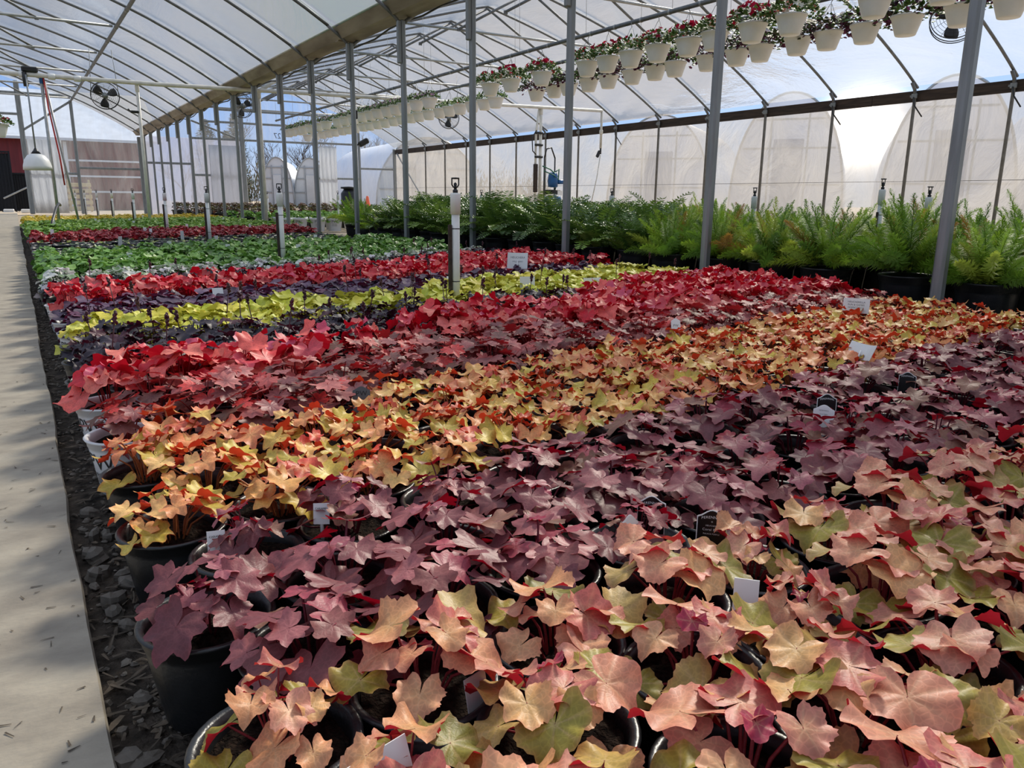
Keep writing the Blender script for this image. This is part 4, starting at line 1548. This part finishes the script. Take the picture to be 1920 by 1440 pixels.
def basket_plants(seed, leafpal, flowers, spill, nf, nl=260):
    g = random.Random(seed)
    mb = MB()
    for i in range(nl):
        a, u = g.uniform(0, 6.28), math.sqrt(g.random())
        rr = u * (.155 + spill)
        z = .175 + .10 * (1 - u ** 2) * g.uniform(.3, 1.1) - spill * 1.3 * max(0, u - .7) * g.uniform(.3, 2.2)
        c = Vector((rr * math.cos(a), rr * math.sin(a), z))
        s = g.uniform(.022, .042)
        d = Vector((math.cos(a + g.uniform(-.9, .9)), math.sin(a + g.uniform(-.9, .9)), g.uniform(-.4, .9))).normalized()
        sd = d.cross(Vector((0, 0, 1))).normalized() * s * .42
        up = sd.cross(d).normalized() * s * .18
        vs = [c, c + d * s * .5 + sd - up, c + d * s * 1.15, c + d * s * .5 - sd - up, c + d * s * .55 + up]
        mb.add([tuple(v) for v in vs], [(0, 1, 4), (1, 2, 4), (2, 3, 4), (3, 0, 4)], 0, lin(g.choice(leafpal)))
    leaf = mb.mesh('foliage', M['bloom_leaf'], colors=True)
    mb = MB()
    for i in range(nf):
        pal, hgt, sz = g.choice(flowers)
        a, u = g.uniform(0, 6.28), math.sqrt(g.random())
        rr = u * (.15 + spill)
        z = .17 + hgt + .075 * (1 - u ** 2) - spill * 1.2 * max(0, u - .7) * g.uniform(0, 2)
        c = Vector((rr * math.cos(a), rr * math.sin(a), z))
        nrm = Vector((math.cos(a) * g.uniform(.1, 1), math.sin(a) * g.uniform(.1, 1), g.uniform(.3, 1))).normalized()
        e1 = nrm.cross(Vector((.3, .2, .9))).normalized()
        e2 = nrm.cross(e1)
        s = sz * g.uniform(.8, 1.2)
        vs = [tuple(c - nrm * s * .35)]
        for k in range(10):
            b = 2 * PI * k / 10
            q = s * (1.0 if k % 2 == 0 else .72)
            vs.append(tuple(c + (e1 * math.cos(b) + e2 * math.sin(b)) * q + nrm * g.uniform(-.1, .15) * s))
        mb.add(vs, [(0, 1 + k, 1 + (k + 1) % 10) for k in range(10)], 0, lin(g.choice(pal)), smooth=False)
    fl = mb.mesh('blossom', M['petal'], colors=True)
    return leaf, fl


GR = [(70, 98, 44), (86, 116, 54), (58, 84, 40), (100, 130, 66)]
PU = [(78, 60, 56), (64, 72, 48), (86, 52, 62), (70, 84, 50)]
RW = [([(172, 22, 54), (148, 16, 46), (190, 44, 66)], .055, .024), ([(245, 245, 235), (236, 236, 220)], .02, .02), ([(172, 22, 54), (148, 16, 46)], .03, .024)]
WR = [([(172, 22, 54), (148, 16, 46)], .05, .024), ([(245, 245, 235)], .02, .021), ([(245, 245, 235)], .0, .02), ([(238, 150, 130)], .01, .016)]
PP = [([(92, 42, 78), (110, 50, 92), (78, 36, 60)], .02, .024), ([(84, 40, 60)], -.02, .02), ([(236, 226, 228)], .04, .016)]
PK = [([(222, 160, 200), (230, 186, 212)], .03, .018), ([(240, 236, 232)], .01, .014)]
GN = [([(206, 120, 60), (200, 60, 50)], .01, .010), ([(150, 170, 80)], .02, .012)]
BK = {'red': [basket_plants(s, GR, RW if s % 2 else WR, .03, 70) for s in range(5)], 'purple': [basket_plants(20 + s, PU if s % 2 else GR + PU[:2], PP, .045, 60) for s in range(5)],
      'pink': [basket_plants(40 + s, GR, PK, .012, 40, 230) for s in range(4)], 'green': [basket_plants(60 + s, GR + [(110, 150, 60)], GN, .004, 14, 170) for s in range(3)]}
BDESC = {'red': 'white hanging basket of red and white flowers', 'purple': 'white hanging basket of trailing purple flowers', 'pink': 'white hanging basket of pale pink flowers', 'green': 'white hanging basket of low green seedlings'}
X1, X2, ZP = 6.10, 6.97, 2.55
UP = [3.62, 4.19, 5.02, 5.45, 5.93, 6.31, 6.76, 7.20, 7.61, 8.02, 8.99, 9.76, 10.32]
LO = [3.1, 3.58, 3.97, 4.45, 4.87, 5.27, 5.62, 6.10, 6.43, 6.87, 7.40, 7.75, 8.19, 8.68, 9.09, 9.59, 9.92, 10.42]
FU = [12.35, 12.83, 13.32, 13.71, 14.11, 14.54, 14.94, 15.36, 15.86, 16.33, 16.81, 17.54, 18.05, 18.66, 19.15, 19.57, 20.01, 20.41]
FL = [11.63, 12.0, 12.41, 12.86, 13.28, 13.67, 14.12, 14.55, 14.92, 15.36, 15.77, 16.25, 16.69, 17.15, 17.51, 18.01, 18.5, 18.9, 19.43, 19.87, 20.36, 20.88, 21.59]
g = random.Random(31)
for lst, x, kd, where in ((UP, X1, 'red', 'near run of post-side pipe'), (LO, X2, 'purple', 'near run of wall-side pipe'), (FU, X1, 'pink', 'far run of post-side pipe'), (FL, X2, 'green', 'far run of wall-side pipe')):
    for i, y in enumerate(lst):
        t = thing('hanging_basket', '%s, %s on %s' % (BDESC[kd], nth(i), where), 'hanging basket', (x + g.uniform(-.01, .01), y, ZP - .475), g.uniform(0, 6.28), 'baskets on the ' + where)
        link('pot', B_POT, t)
        lf, fl = g.choice(BK[kd])
        q = (1.38 if kd in ('red', 'purple') else 1.08) * g.uniform(.92, 1.1)
        for nm_, m__ in (('foliage', lf), ('blossom', fl)):
            o_ = link(nm_, m__, t, (0, 0, .165 * (1 - q)))
            o_.scale = (q, q, q)
        link('hanger', B_HANG, t)
t = thing('hanging_basket', 'white hanging basket with dark red flowers over the walkway', 'hanging basket', (-.09, 12.5, 1.33), 0)
link('pot', B_POT, t)
link('foliage', BK['red'][2][0], t)
link('blossom', BK['red'][1][1], t)
mb = MB()
for k in range(3):
    a = 2 * PI * k / 3 + .5
    mb.tube([(.137 * math.cos(a), .137 * math.sin(a), .16), (0, 0, .42)], .0022, 4)
mb.tube([(0, 0, .42), (0, 0, 2.2)], .003, 4)
mb.obj('hanger', M['wire'], t)
for x, lab, y0, y1 in ((X1, 'grey pipe carrying the post side baskets', 1.0, 21.5), (X2, 'grey pipe carrying the wall side baskets', 1.0, 22.2)):
    t = thing('hanging_pipe', lab, 'pipe', (0, 0, 0), 0, 'pipes the baskets hang from')
    mb = MB()
    mb.tube([(x, y0, ZP), (x, y1, ZP)], .024, 10)
    mb.obj('pipe', M['bow'], t)
    mb = MB()
    y = y0 + .2
    while y < y1:
        mb.tube([(x, y - .012, ZP), (x, y + .012, ZP)], .028, 10)
        y += .45
    mb.obj('clip', M['steel_pale'], t)
    mb = MB()
    y = 2.1
    while y < y1:
        mb.tube([(x, y, ZP), (x, y + .03, roof_z(x - XG) - .02)], .0028, 4)
        y += 1.488
    mb.obj('hanging_wire', M['wire'], t)

# ------------------------------------------------------------------ cards and plant tags


def card(loc, w, h, tilt, rz, label, lines=(), cat='sign card', stick=.12, m='card', name='sign_card', bend=.0, inkm='greyink', group='white cards among the pots'):
    t = thing(name, label, cat, loc, rz, group)
    mb = MB()
    A = Matrix.Rotation(tilt, 3, 'X')
    nx = 8
    vs, fs = [], []
    for s in (0, 1):
        for i in range(nx + 1):
            x = -w / 2 + w * i / nx
            b = bend * (1 - (2 * x / w) ** 2) + s * .0012
            for z in (0, h):
                vs.append(tuple(A @ Vector((x, b, z))))
    o2 = (nx + 1) * 2
    for i in range(nx):
        a = 2 * i
        fs += [(a, a + 2, a + 3, a + 1), (o2 + a, o2 + a + 1, o2 + a + 3, o2 + a + 2), (a + 1, a + 3, o2 + a + 3, o2 + a + 1), (a, o2 + a, o2 + a + 2, a + 2)]
    fs += [(0, 1, o2 + 1, o2), (2 * nx, o2 + 2 * nx, o2 + 2 * nx + 1, 2 * nx + 1)]
    mb.add(vs, fs, smooth=False)
    cd = mb.obj('card', M[m], t)
    if stick:
        mb = MB()
        mb.tube([tuple(A @ Vector((0, .003, h * .5))), tuple(A @ Vector((0, .003, 0))), (0, .003, -stick)], .003, 5)
        mb.obj('stake', M['white'], t)
    if lines:
        mb = MB()
        for s, size, z in lines:
            v_, f_ = text_mesh(s, size)
            mb.add([tuple(A @ Vector((x, bend * (1 - (2 * x / w) ** 2) - .0006, z + y))) for x, y, _ in v_], f_, smooth=False)
        mb.obj('lettering', M[inkm], cd)
    return t


def face(x, y):
    return math.atan2(y, x) - PI / 2


CARDS = [
    ((2.98, 1.98, .158), .105, .062, -.15, -.15, 'white card with four grey printed lines between copper and caramel bands', [('HEUCHERELLA', .0105, .046), ('FUN & GAMES', .0105, .034), ('HOPSCOTCH', .0105, .022)], 0),
    ((2.08, 1.36, .165), .095, .05, -.5, -.75, 'white curled card leaning where caramel meets plum', [('CARAMEL', .008, .012)], .012),
    ((2.62, 4.1, .19), .13, .10, -.2, -.2, 'tall white card with grey print standing in the violet band', [('HEUCHERA', .018, .07), ('WILDBERRY', .013, .045), ('PW', .02, .018)], .014),
    ((2.46, 3.12, .17), .10, .06, -.3, .5, 'tilted white card between the lime and red bands', [], .008),
    ((2.12, 3.22, .17), .075, .07, -.1, .1, 'small white upright card at the lime band, next to the tilted one', [], 0),
    ((1.90, 3.60, .18), .06, .04, -.4, .2, 'low white card poking out of lime leaves by the sprinkler', [], 0),
    ((3.30, 2.5, .185), .06, .04, -.2, -.5, 'half hidden grey-white card beside the bright red leaves by the posts', [], 0),
    ((.70, 3.50, .19), .045, .04, -.3, .2, 'pale little card between violet and lime leaves', [], 0),
    ((.197, .497, .130), .07, .052, -.35, .62, 'big blank white card leaning at the very bottom of the bed', [], 0),
    ((.66, .535, .130), .028, .065, -.1, .05, 'blank white strip standing among the amber leaves', [], 0),
    ((.345, .60, .10), .03, .045, -.2, .8, 'white tag corner at the rim of an amber pot', [], 0),
]
for loc, w, h, ti, rz, lab, lines, bend in CARDS:
    card(loc, w, h, ti, face(loc[0], loc[1]) + rz, lab, lines, bend=bend, stick=.08)
card((.182, 1.055, .135), .024, .03, -.2, -.2, 'small white tag printed with a name on the caramel pot rim near the walkway', [('CARAMEL', .0042, .022)], stick=.03, cat='plant tag', name='plant_tag', inkm='ink', group='plant tags')
card((.335, 1.065, .138), .024, .032, -.2, -.5, 'small white printed tag on the rim of the second caramel pot', [('CARAMEL', .0042, .024)], stick=.03, cat='plant tag', name='plant_tag', inkm='ink', group='plant tags')


def arched_tag(loc, rz, tilt, label, m, edge, lines, w=.040, h=.030, rise=.010, ink='card'):
    t = thing('plant_tag', label, 'plant tag', loc, rz, 'plant tags')
    A = Matrix.Rotation(tilt, 3, 'X')
    tb = None

    def outline(w_, h_, r_):
        p = [(-w_ / 2, -.03), (w_ / 2, -.03), (w_ / 2, h_)]
        for i in range(11):
            u = i / 10
            p.append((w_ / 2 - w_ * (.04 + .92 * u), h_ + .001 + r_ * (.5 - .5 * math.cos(2 * PI * u)) ** .8))
        p.append((-w_ / 2, h_))
        return p
    for nm, o_, y_, mm in (('tag_body', outline(w, h, rise), 0, m), ('border', outline(w + .003, h + .0014, rise), .0006, edge)):
        mb = MB()
        n = len(o_)
        vs = [tuple(A @ Vector((x, y_, z))) for x, z in o_] + [tuple(A @ Vector((x, y_ + .0008, z))) for x, z in o_]
        mb.add(vs, [tuple(range(n - 1, -1, -1)), tuple(range(n, 2 * n))] + [(k, (k + 1) % n, n + (k + 1) % n, n + k) for k in range(n)], smooth=False)
        o__ = mb.obj(nm, M[mm], t if nm == 'tag_body' else tb)
        tb = o__ if nm == 'tag_body' else tb
    mb = MB()
    for s, size, z, arc in lines:
        v_, f_ = text_mesh(s, size, 1.1)
        mb.add([tuple(A @ Vector((x, -.0005, z + y - arc * (x / (w * .5)) ** 2))) for x, y, _ in v_], f_, smooth=False)
    mb.obj('lettering', M[ink], tb)
    return t


PT = [('PERENNIAL', .0056, .0315, .004), ('*', .006, .0235, 0), ('HEUCHERA', .0032, .0185, 0), ('Coral Bells', .0052, .0125, 0), ('PALACE PURPLE', .003, .006, 0)]
arched_tag((.765, .81, .140), face(.765, .81), -.05, 'black arched tag with white lettering, the one partly behind plum leaves', 'tagblack', 'card', PT)
arched_tag((.80, .72, .142), face(.80, .72), -.05, 'black arched tag with white lettering, just above the amber leaves', 'tagblack', 'card', PT)
arched_tag((.69, .77, .138), face(.69, .77) + .4, -.1, 'white arched tag with small grey print beside two black tags', 'card', 'card', [('Genuine Coral Bells', .0026, .022, 0), ('www', .0026, .016, 0), ('Perennial', .0026, .010, 0)], w=.022, h=.032, ink='greyink')
arched_tag((1.42, .99, .152), face(1.42, .99), -.1, 'white arched tag with fine print in a gap of the plum band', 'card', 'card', [('PERENNIAL', .0036, .03, .002), ('Coral Bells', .0032, .022, 0), ('Heuchera hybrid', .003, .015, 0)], ink='greyink')
arched_tag((1.50, 1.04, .155), face(1.5, 1.04) + .3, -.1, 'black arched tag standing behind the white one in the plum band', 'tagblack', 'card', PT[:1])
arched_tag((2.0, 1.15, .128), face(2.0, 1.15), -.1, 'black arched tag far along the plum band towards the posts', 'tagblack', 'card', PT[:1])
arched_tag((.61, 1.60, .172), face(.61, 1.6), -.2, 'grey rounded tag with two letters at the edge of the caramel band', 'taggrey', 'taggrey', [('PW', .016, .016, 0)], w=.036, h=.022, rise=.008, ink='ink')
arched_tag((1.92, 1.96, .175), face(1.92, 1.96) + .3, -.3, 'pale rounded tag leaning between copper and caramel leaves', 'card', 'card', [('PW', .012, .014, 0)], w=.03, h=.03, rise=.008, ink='greyink')
# tiny white labels in the far bands
g = random.Random(63)
mb = MB()
mb.box((0, 0, .05), (.035, .003, .10), bev=.001)
TINY = mb.mesh('label_stick', M['card'])
for i in range(30):
    x = g.uniform(.2, 3.2)
    y = g.uniform(5.5, 16.5)
    y += .4 * x
    o = link('label_stick', TINY, None, (x, y, .13), (g.uniform(-.2, .2), 0, face(x, y) + g.uniform(-.6, .6)))
    k = band_at(x, y)
    tag(o, 'tiny white label stick standing in the %s band at the back' % WORDS.get(k, ('far green', ''))[0], 'label', 'tiny label sticks in the far bands, %s' % WORDS.get(k, ('', 'end'))[1])

# ------------------------------------------------------------------ outside: barn, hoop houses, trees
M['barn'] = mat('red_corrugated_siding', (128, 38, 42), .6, 0, .15, 3, .0, rgb2=(96, 28, 34), stretch=(3, 3, .3))
M['barn_roof'] = mat('pale_barn_roof', (216, 220, 222), .6, .1, .05, 3)
M['gateblack'] = mat('black_rack_metal', (24, 24, 28), .5, .3, .2, 20)
t = thing('barn', 'red corrugated barn with pale roof beyond the walkway door', 'barn', (0, 36, 0))
mb = MB()
vs, fs = [], []
n = 240
for i in range(n + 1):
    x = -14 + 19 * i / n
    dy = .03 * (1 if i % 4 in (0, 1) else 0)
    vs += [(x, dy, 0), (x, dy, 2.75)]
for i in range(n):
    fs.append((2 * i, 2 * i + 2, 2 * i + 3, 2 * i + 1))
mb.add(vs, fs, smooth=False)
mb.box((-4.5, 4.05, 1.37), (18.9, 8, 2.74))
mb.obj('siding', M['barn'], t)
mb = MB()
mb.add([(-14.4, -.4, 2.72), (5.4, -.4, 2.72), (5.4, 4, 4.9), (-14.4, 4, 4.9), (5.4, 8.4, 2.72), (-14.4, 8.4, 2.72), (-14.4, -.4, 2.62), (5.4, -.4, 2.62)], [(0, 1, 2, 3), (3, 2, 4, 5), (6, 7, 1, 0)], smooth=False)
mb.obj('roof', M['barn_roof'], t)
mb = MB()
mb.box((1.9, -.05, 1.3), (.12, .06, 2.6))
mb.box((4.9, -.05, 1.3), (.15, .06, 2.6))
for z in (.7, 1.3, 1.9):
    mb.box((3.4, -.05, z), (2.9, .04, .07))
mb.obj('trim', M['white'], t)
M['pallet'] = mat('yellowish_timber', (206, 184, 130), .8, 0, .15, 6)
t = thing('timber_pallet', 'yellowish slatted timber rack seen through the barn side film', 'pallet', (1.95, 31.5, 0))
for k in range(5):
    mb = MB()
    mb.box((0, 0, .12 + .2 * k), (.75, .08, .13), bev=.01)
    mb.obj('slat', M['pallet'], t)
mb = MB()
for s in (-1, 1):
    mb.box((s * .32, .06, .55), (.07, .05, 1.1))
mb.obj('upright', M['pallet'], t)
for j, (x, y, w, h, ln, lab) in enumerate(((-.62, 31.0, 1.25, 2.0, .18, 'black metal rack leaning in the walkway doorway'), (.12, 31.8, 1.0, 1.3, .1, 'lower black rack beside the leaning one in the walkway doorway'))):
    t = thing('metal_rack', lab, 'rack', (x, y, 0), 0, 'black racks by the barn')
    t.rotation_euler = (-ln, 0, .1 * j)
    mb = MB()
    for s in (-1, 1):
        mb.box((s * w / 2, 0, h / 2), (.05, .05, h))
    for z in (.06, h - .03):
        mb.box((0, 0, z), (w, .05, .05))
    mb.obj('frame', M['gateblack'], t)
    mb = MB()
    for k in range(1, 13):
        mb.box((-w / 2 + w * k / 13, 0, h / 2), (.018, .02, h))
    mb.obj('bars', M['gateblack'], t)
    mb = MB()
    mb.box((0, .1, h / 2), (w * .96, .05, h * .94))
    mb.obj('back_panel', M['gateblack'], t)
bar('loose_pipe', (-.30, 30.2, .45), (.42, 30.2, .82), .05, M['steel_pale'], 'pale pipe leaning across the black racks by the barn', 'pipe')
for x, s in ((-.2, 'white block lying at the foot of the black racks'), (.28, 'second white block near the door jamb')):
    mb = MB()
    mb.box((0, 0, .06), (.3, .16, .12), bev=.02)
    o = mb.obj('white_block', M['white'])
    o.location = (x, 30.0, 0)
    tag(o, s, 'block')

M['hoop_cover'] = mat('white_hoop_cover', (236, 238, 240), .5, 0, .03, 2)
M['hoop_end'] = mat('pale_hoop_end', (222, 220, 214), .6, 0, .06, 1.5)
M['hoop_dim'] = mat('grey_hoop_cover', (214, 222, 234), .5, 0, .05, 1.5)


M['hoop_dim'] = film_mat('dim_hoop_film', clear=.10, tint=(240, 244, 255), sca=(.62, .66, .74), wr=.3, scale=.6, dirt=.05, gloss=.05)


def hoop_house(loc, rz, w, h, L, lab, cov='hoop_cover', grp='hoop houses outside'):
    t = thing('hoop_house', lab, 'greenhouse', loc, rz, grp)
    sec = []
    for i in range(25):
        a = PI * i / 24
        sec.append((-w / 2 * math.cos(a) * (1 - .06 * math.sin(a)), h * math.sin(a) ** .72))
    mb = MB()
    vs = [(x, y, z) for y in np.linspace(0, L, 9) for x, z in sec]
    mb.add(vs, [(i * 25 + k, i * 25 + 25 + k, i * 25 + 26 + k, i * 25 + k + 1) for i in range(8) for k in range(24)])
    mb.obj('cover', M[cov], t)
    mb = MB()
    mb.add([(x, .02, z) for x, z in sec], [tuple(range(24, -1, -1))], smooth=False)
    mb.obj('end_wall', M['hoop_end' if cov == 'hoop_cover' else cov], t)
    mb = MB()
    mb.tube([(x, -.01, z) for x, z in sec], .035, 6)
    for x in (-.16 * w, .16 * w):
        mb.box((x, -.015, h * .42), (.05, .05, h * .84))
    for z in (h * .3, h * .58, h * .8):
        ww = w * math.sqrt(max(.02, 1 - (z / h) ** 2.2))
        mb.box((0, -.015, z), (ww * .96, .04, .05))
    mb.obj('frame', M['steel_pale'], t)
    mb = MB()
    mb.box((0, -.03, h * .33), (w * .26, .04, h * .64), bev=.02)
    mb.obj('door', M['hoop_end' if cov == 'hoop_cover' else cov], t)
    return t


hoop_house((12.65, 45, 0), -.36, 1.75, 2.72, 9, 'white hoop house seen through the wide doorway, with a dark tree behind it')
hoop_house((14.55, 45, 0), -.36, 1.85, 2.75, 9, 'white hoop house at the outer side of the wide doorway')
hoop_house((16.5, 33.5, 0), -.1, 5.2, 3.3, 10, 'large pale hoop house seen blurred through the far corner film')
for i, (x, y, w, h, lab) in enumerate(((18.6, 15.0, 3.1, 3.55, 'blurred grey hoop house outside the outer wall, left of the sun glow'.replace('left of', 'before')), (18.8, 10.5, 2.9, 3.5, 'blurred grey hoop house outside the outer wall, past the sun glow'),
                                       (18.8, 20.5, 3.6, 3.4, 'blurred grey hoop house outside the outer wall behind the dosing pump'), (18.8, 6.8, 3.0, 3.4, 'blurred grey hoop house outside the outer wall at the picture edge'))):
    hoop_house((x, y, 0), -.97, w, h, 9, lab, 'hoop_dim')

M['trunk'] = mat('bare_tree_bark', (92, 80, 70), .9, 0, .2, 6)
M['ever'] = leaf_mat('evergreen', None, rough=.6, trans=.15, mottle=.2, mscale=5)


def bare_tree(loc, H, seed, lab):
    g = random.Random(seed)
    t = thing('bare_tree', lab, 'tree', loc, 0, 'bare trees beyond the hoop houses')
    tr, br = MB(), MB()

    def grow(p, d, L, r, dep):
        pts, q = [p], p
        for k in range(4):
            d = (d + Vector((g.uniform(-.22, .22), g.uniform(-.22, .22), g.uniform(-.05, .12)))).normalized()
            q = q + d * L / 4
            pts.append(q)
        (tr if dep == 0 else br).tube(pts, [r * (1 - .12 * k) for k in range(5)], 5 if dep < 2 else 3, caps=False)
        if dep < 5:
            for k in range(3 if dep < 4 else 4):
                b = g.choice(pts[2:])
                nd = (d + Vector((g.uniform(-.9, .9), g.uniform(-.9, .9), g.uniform(-.1, .5)))).normalized()
                grow(b, nd, L * g.uniform(.6, .8), r * .58, dep + 1)
    grow(Vector((0, 0, 0)), Vector((0, 0, 1)), H * .36, H * .022, 0)
    tr.obj('trunk', M['trunk'], t)
    br.obj('branches', M['trunk'], t)


def evergreen(loc, H, W, seed, lab, pal):
    g = random.Random(seed)
    t = thing('evergreen_tree', lab, 'tree', loc, 0, 'evergreens beyond the doorway')
    mb = MB()
    mb.tube([(0, 0, 0), (0, 0, H * .9)], [.16, .03], 6)
    mb.obj('trunk', M['trunk'], t)
    mb = MB()
    vs, fs, cs = [], [], []
    for i in range(2600):
        u = g.random() ** .8
        z = H * (.05 + .93 * u)
        rr = W * (1 - u) ** .7 * math.sqrt(g.random()) * (1 + .2 * math.sin(z * 5))
        a = g.uniform(0, 6.28)
        c = Vector((rr * math.cos(a), rr * math.sin(a), z))
        d = Vector((math.cos(a), math.sin(a), g.uniform(-.5, .5))).normalized()
        s = g.uniform(.12, .3)
        sd = d.cross(Vector((0, 0, 1))).normalized() * s * .3
        k = len(vs)
        vs += [tuple(c), tuple(c + d * s * .5 + sd), tuple(c + d * s), tuple(c + d * s * .5 - sd)]
        fs.append((k, k + 1, k + 2, k + 3))
        cs += [lin(g.choice(pal))] * 4
    mb.add(vs, fs, 0, np.array(cs), smooth=False)
    mb.obj('foliage', M['ever'], t, colors=True)


TP = [(54, 66, 40), (66, 80, 46), (44, 56, 38), (84, 92, 54)]
g = random.Random(4)
for j, (x, y, H) in enumerate(((13.2, 62, 6.0), (15.4, 64, 6.4), (17.6, 67, 6.0), (20.0, 63, 6.6), (11.6, 69, 5.6), (23.2, 66, 6.2), (26.4, 63, 6.4), (16.0, 73, 7.0))):
    bare_tree((x, y, 0), H, 60 + j, 'bare leafless tree beyond the doorway, %s from the evergreens' % nth(j))
evergreen((11.0, 47, 0), 5.2, 1.0, 1, 'dark evergreen just inside the doorway view next to the jamb', TP)
evergreen((12.4, 55.5, 0), 4.8, 1.1, 2, 'second evergreen behind the pale hoop house', TP)
evergreen((10.0, 50, 0), 5.0, 1.2, 3, 'evergreen hidden mostly by the sliding door', TP)
for j in range(9):
    x = 12.0 + 3.4 * j
    mbx = MB()
    vs, fs, cs = [], [], []
    g = random.Random(200 + j)
    for i in range(900):
        c = Vector((g.uniform(-1.6, 1.6), g.uniform(-.5, .5), abs(g.gauss(.9, .7))))
        d = Vector((g.uniform(-.4, .4), g.uniform(-.4, .4), 1)).normalized()
        s = g.uniform(.2, .6)
        sd = d.cross(Vector((0, 1, .1))).normalized() * .03
        k = len(vs)
        vs += [tuple(c), tuple(c + d * s * .5 + sd), tuple(c + d * s), tuple(c + d * s * .5 - sd)]
        fs.append((k, k + 1, k + 2, k + 3))
        cs += [lin(g.choice([(120, 108, 88), (104, 92, 76), (132, 122, 100), (96, 100, 70)]))] * 4
    mbx.add(vs, fs, 0, np.array(cs), smooth=False)
    o = mbx.obj('brush_shrub', M['ever'], colors=True)
    o.location = (x, 58.0, 0)
    tag(o, 'brown winter brush below the bare trees, %s from the evergreens' % nth(j), 'shrub', 'winter brush beyond the hoop houses')

# ------------------------------------------------------------------ sky and sun
SUN = Vector((.822, .562, .0)).normalized()
SUN_EL = math.radians(38)
sdir = Vector((SUN.x * math.cos(SUN_EL), SUN.y * math.cos(SUN_EL), math.sin(SUN_EL)))
glow = Vector((.822, .562, .078)).normalized()
w = bpy.data.worlds.new('sky')
sc.world = w
w.use_nodes = True
nt = w.node_tree
nt.nodes.clear()
L = nt.links.new
out = nt.nodes.new('ShaderNodeOutputWorld')
bg = nt.nodes.new('ShaderNodeBackground')
tc = nt.nodes.new('ShaderNodeTexCoord')
sep = N(nt, 'SeparateXYZ')
L(tc.outputs['Generated'], sep.inputs[0])
rp = N(nt, 'ValToRGB')
e = rp.color_ramp.elements
e[0].position, e[0].color = 0.0, (.36, .42, .52, 1)
e[1].position, e[1].color = 1.0, (.29, .39, .60, 1)
m_ = e.new(.10)
m_.color = (.26, .44, .76, 1)
m_ = e.new(.35)
m_.color = (.30, .43, .66, 1)
L(sep.outputs['Z'], rp.inputs['Fac'])


def lobe(d, p):
    n = N(nt, 'VectorMath', operation='DOT_PRODUCT')
    n.inputs[1].default_value = tuple(d)
    L(tc.outputs['Generated'], n.inputs[0])
    mx = N(nt, 'Math', operation='MAXIMUM')
    mx.inputs[1].default_value = 0
    L(n.outputs['Value'], mx.inputs[0])
    pw = N(nt, 'Math', operation='POWER')
    pw.inputs[1].default_value = p
    L(mx.outputs[0], pw.inputs[0])
    return pw.outputs[0]


# thin high cloud
cn = N(nt, 'TexNoise')
cn.inputs['Scale'].default_value = 2.2
cn.inputs['Detail'].default_value = 6
L(tc.outputs['Generated'], cn.inputs['Vector'])
cr = N(nt, 'MapRange')
cr.inputs['From Min'].default_value = .42
cr.inputs['From Max'].default_value = .72
cr.inputs['To Max'].default_value = .5
L(cn.outputs['Fac'], cr.inputs['Value'])
cm = N(nt, 'MixRGB')
L(cr.outputs['Result'], cm.inputs['Fac'])
L(rp.outputs['Color'], cm.inputs['Color1'])
cm.inputs['Color2'].default_value = (.74, .78, .84, 1)
acc = cm.outputs['Color']
for d, p, c, k in ((sdir, 8, (1.0, .96, .90), .08), (glow, 40, (1.0, .93, .84), .06), (glow, 2200, (1.0, .88, .70), 6.0)):
    a = N(nt, 'MixRGB', blend_type='ADD')
    s_ = N(nt, 'Math', operation='MULTIPLY')
    s_.inputs[1].default_value = k
    L(lobe(d, p), s_.inputs[0])
    L(s_.outputs[0], a.inputs['Fac'])
    cc = N(nt, 'VectorMath', operation='SCALE')
    cc.inputs[0].default_value = c
    L(s_.outputs[0], cc.inputs['Scale'])
    ad = N(nt, 'VectorMath', operation='ADD')
    L(acc, ad.inputs[0])
    L(cc.outputs[0], ad.inputs[1])
    acc = ad.outputs[0]
L(acc, bg.inputs['Color'])
bg.inputs['Strength'].default_value = 1.0
L(bg.outputs[0], out.inputs['Surface'])

sun = bpy.data.lights.new('sun', 'SUN')
sun.energy = 6.0
sun.color = (1.0, .89, .73)
sun.angle = math.radians(9.0)
so = bpy.data.objects.new('sun', sun)
COL.objects.link(so)
so.rotation_euler = sdir.to_track_quat('Z', 'Y').to_euler()
so.location = (20, 14, 12)

# ------------------------------------------------------------------ view
vs_ = sc.view_settings
vs_.view_transform = 'Standard'
vs_.look = 'None'
vs_.exposure = 0.40
vs_.gamma = 1.0
vs_.use_curve_mapping = False
cy = sc.cycles
cy.max_bounces = 6
cy.diffuse_bounces = 3
cy.glossy_bounces = 2
cy.transmission_bounces = 4
cy.transparent_max_bounces = 16
cy.caustics_reflective = False
cy.caustics_refractive = False
cy.sample_clamp_indirect = 4.0
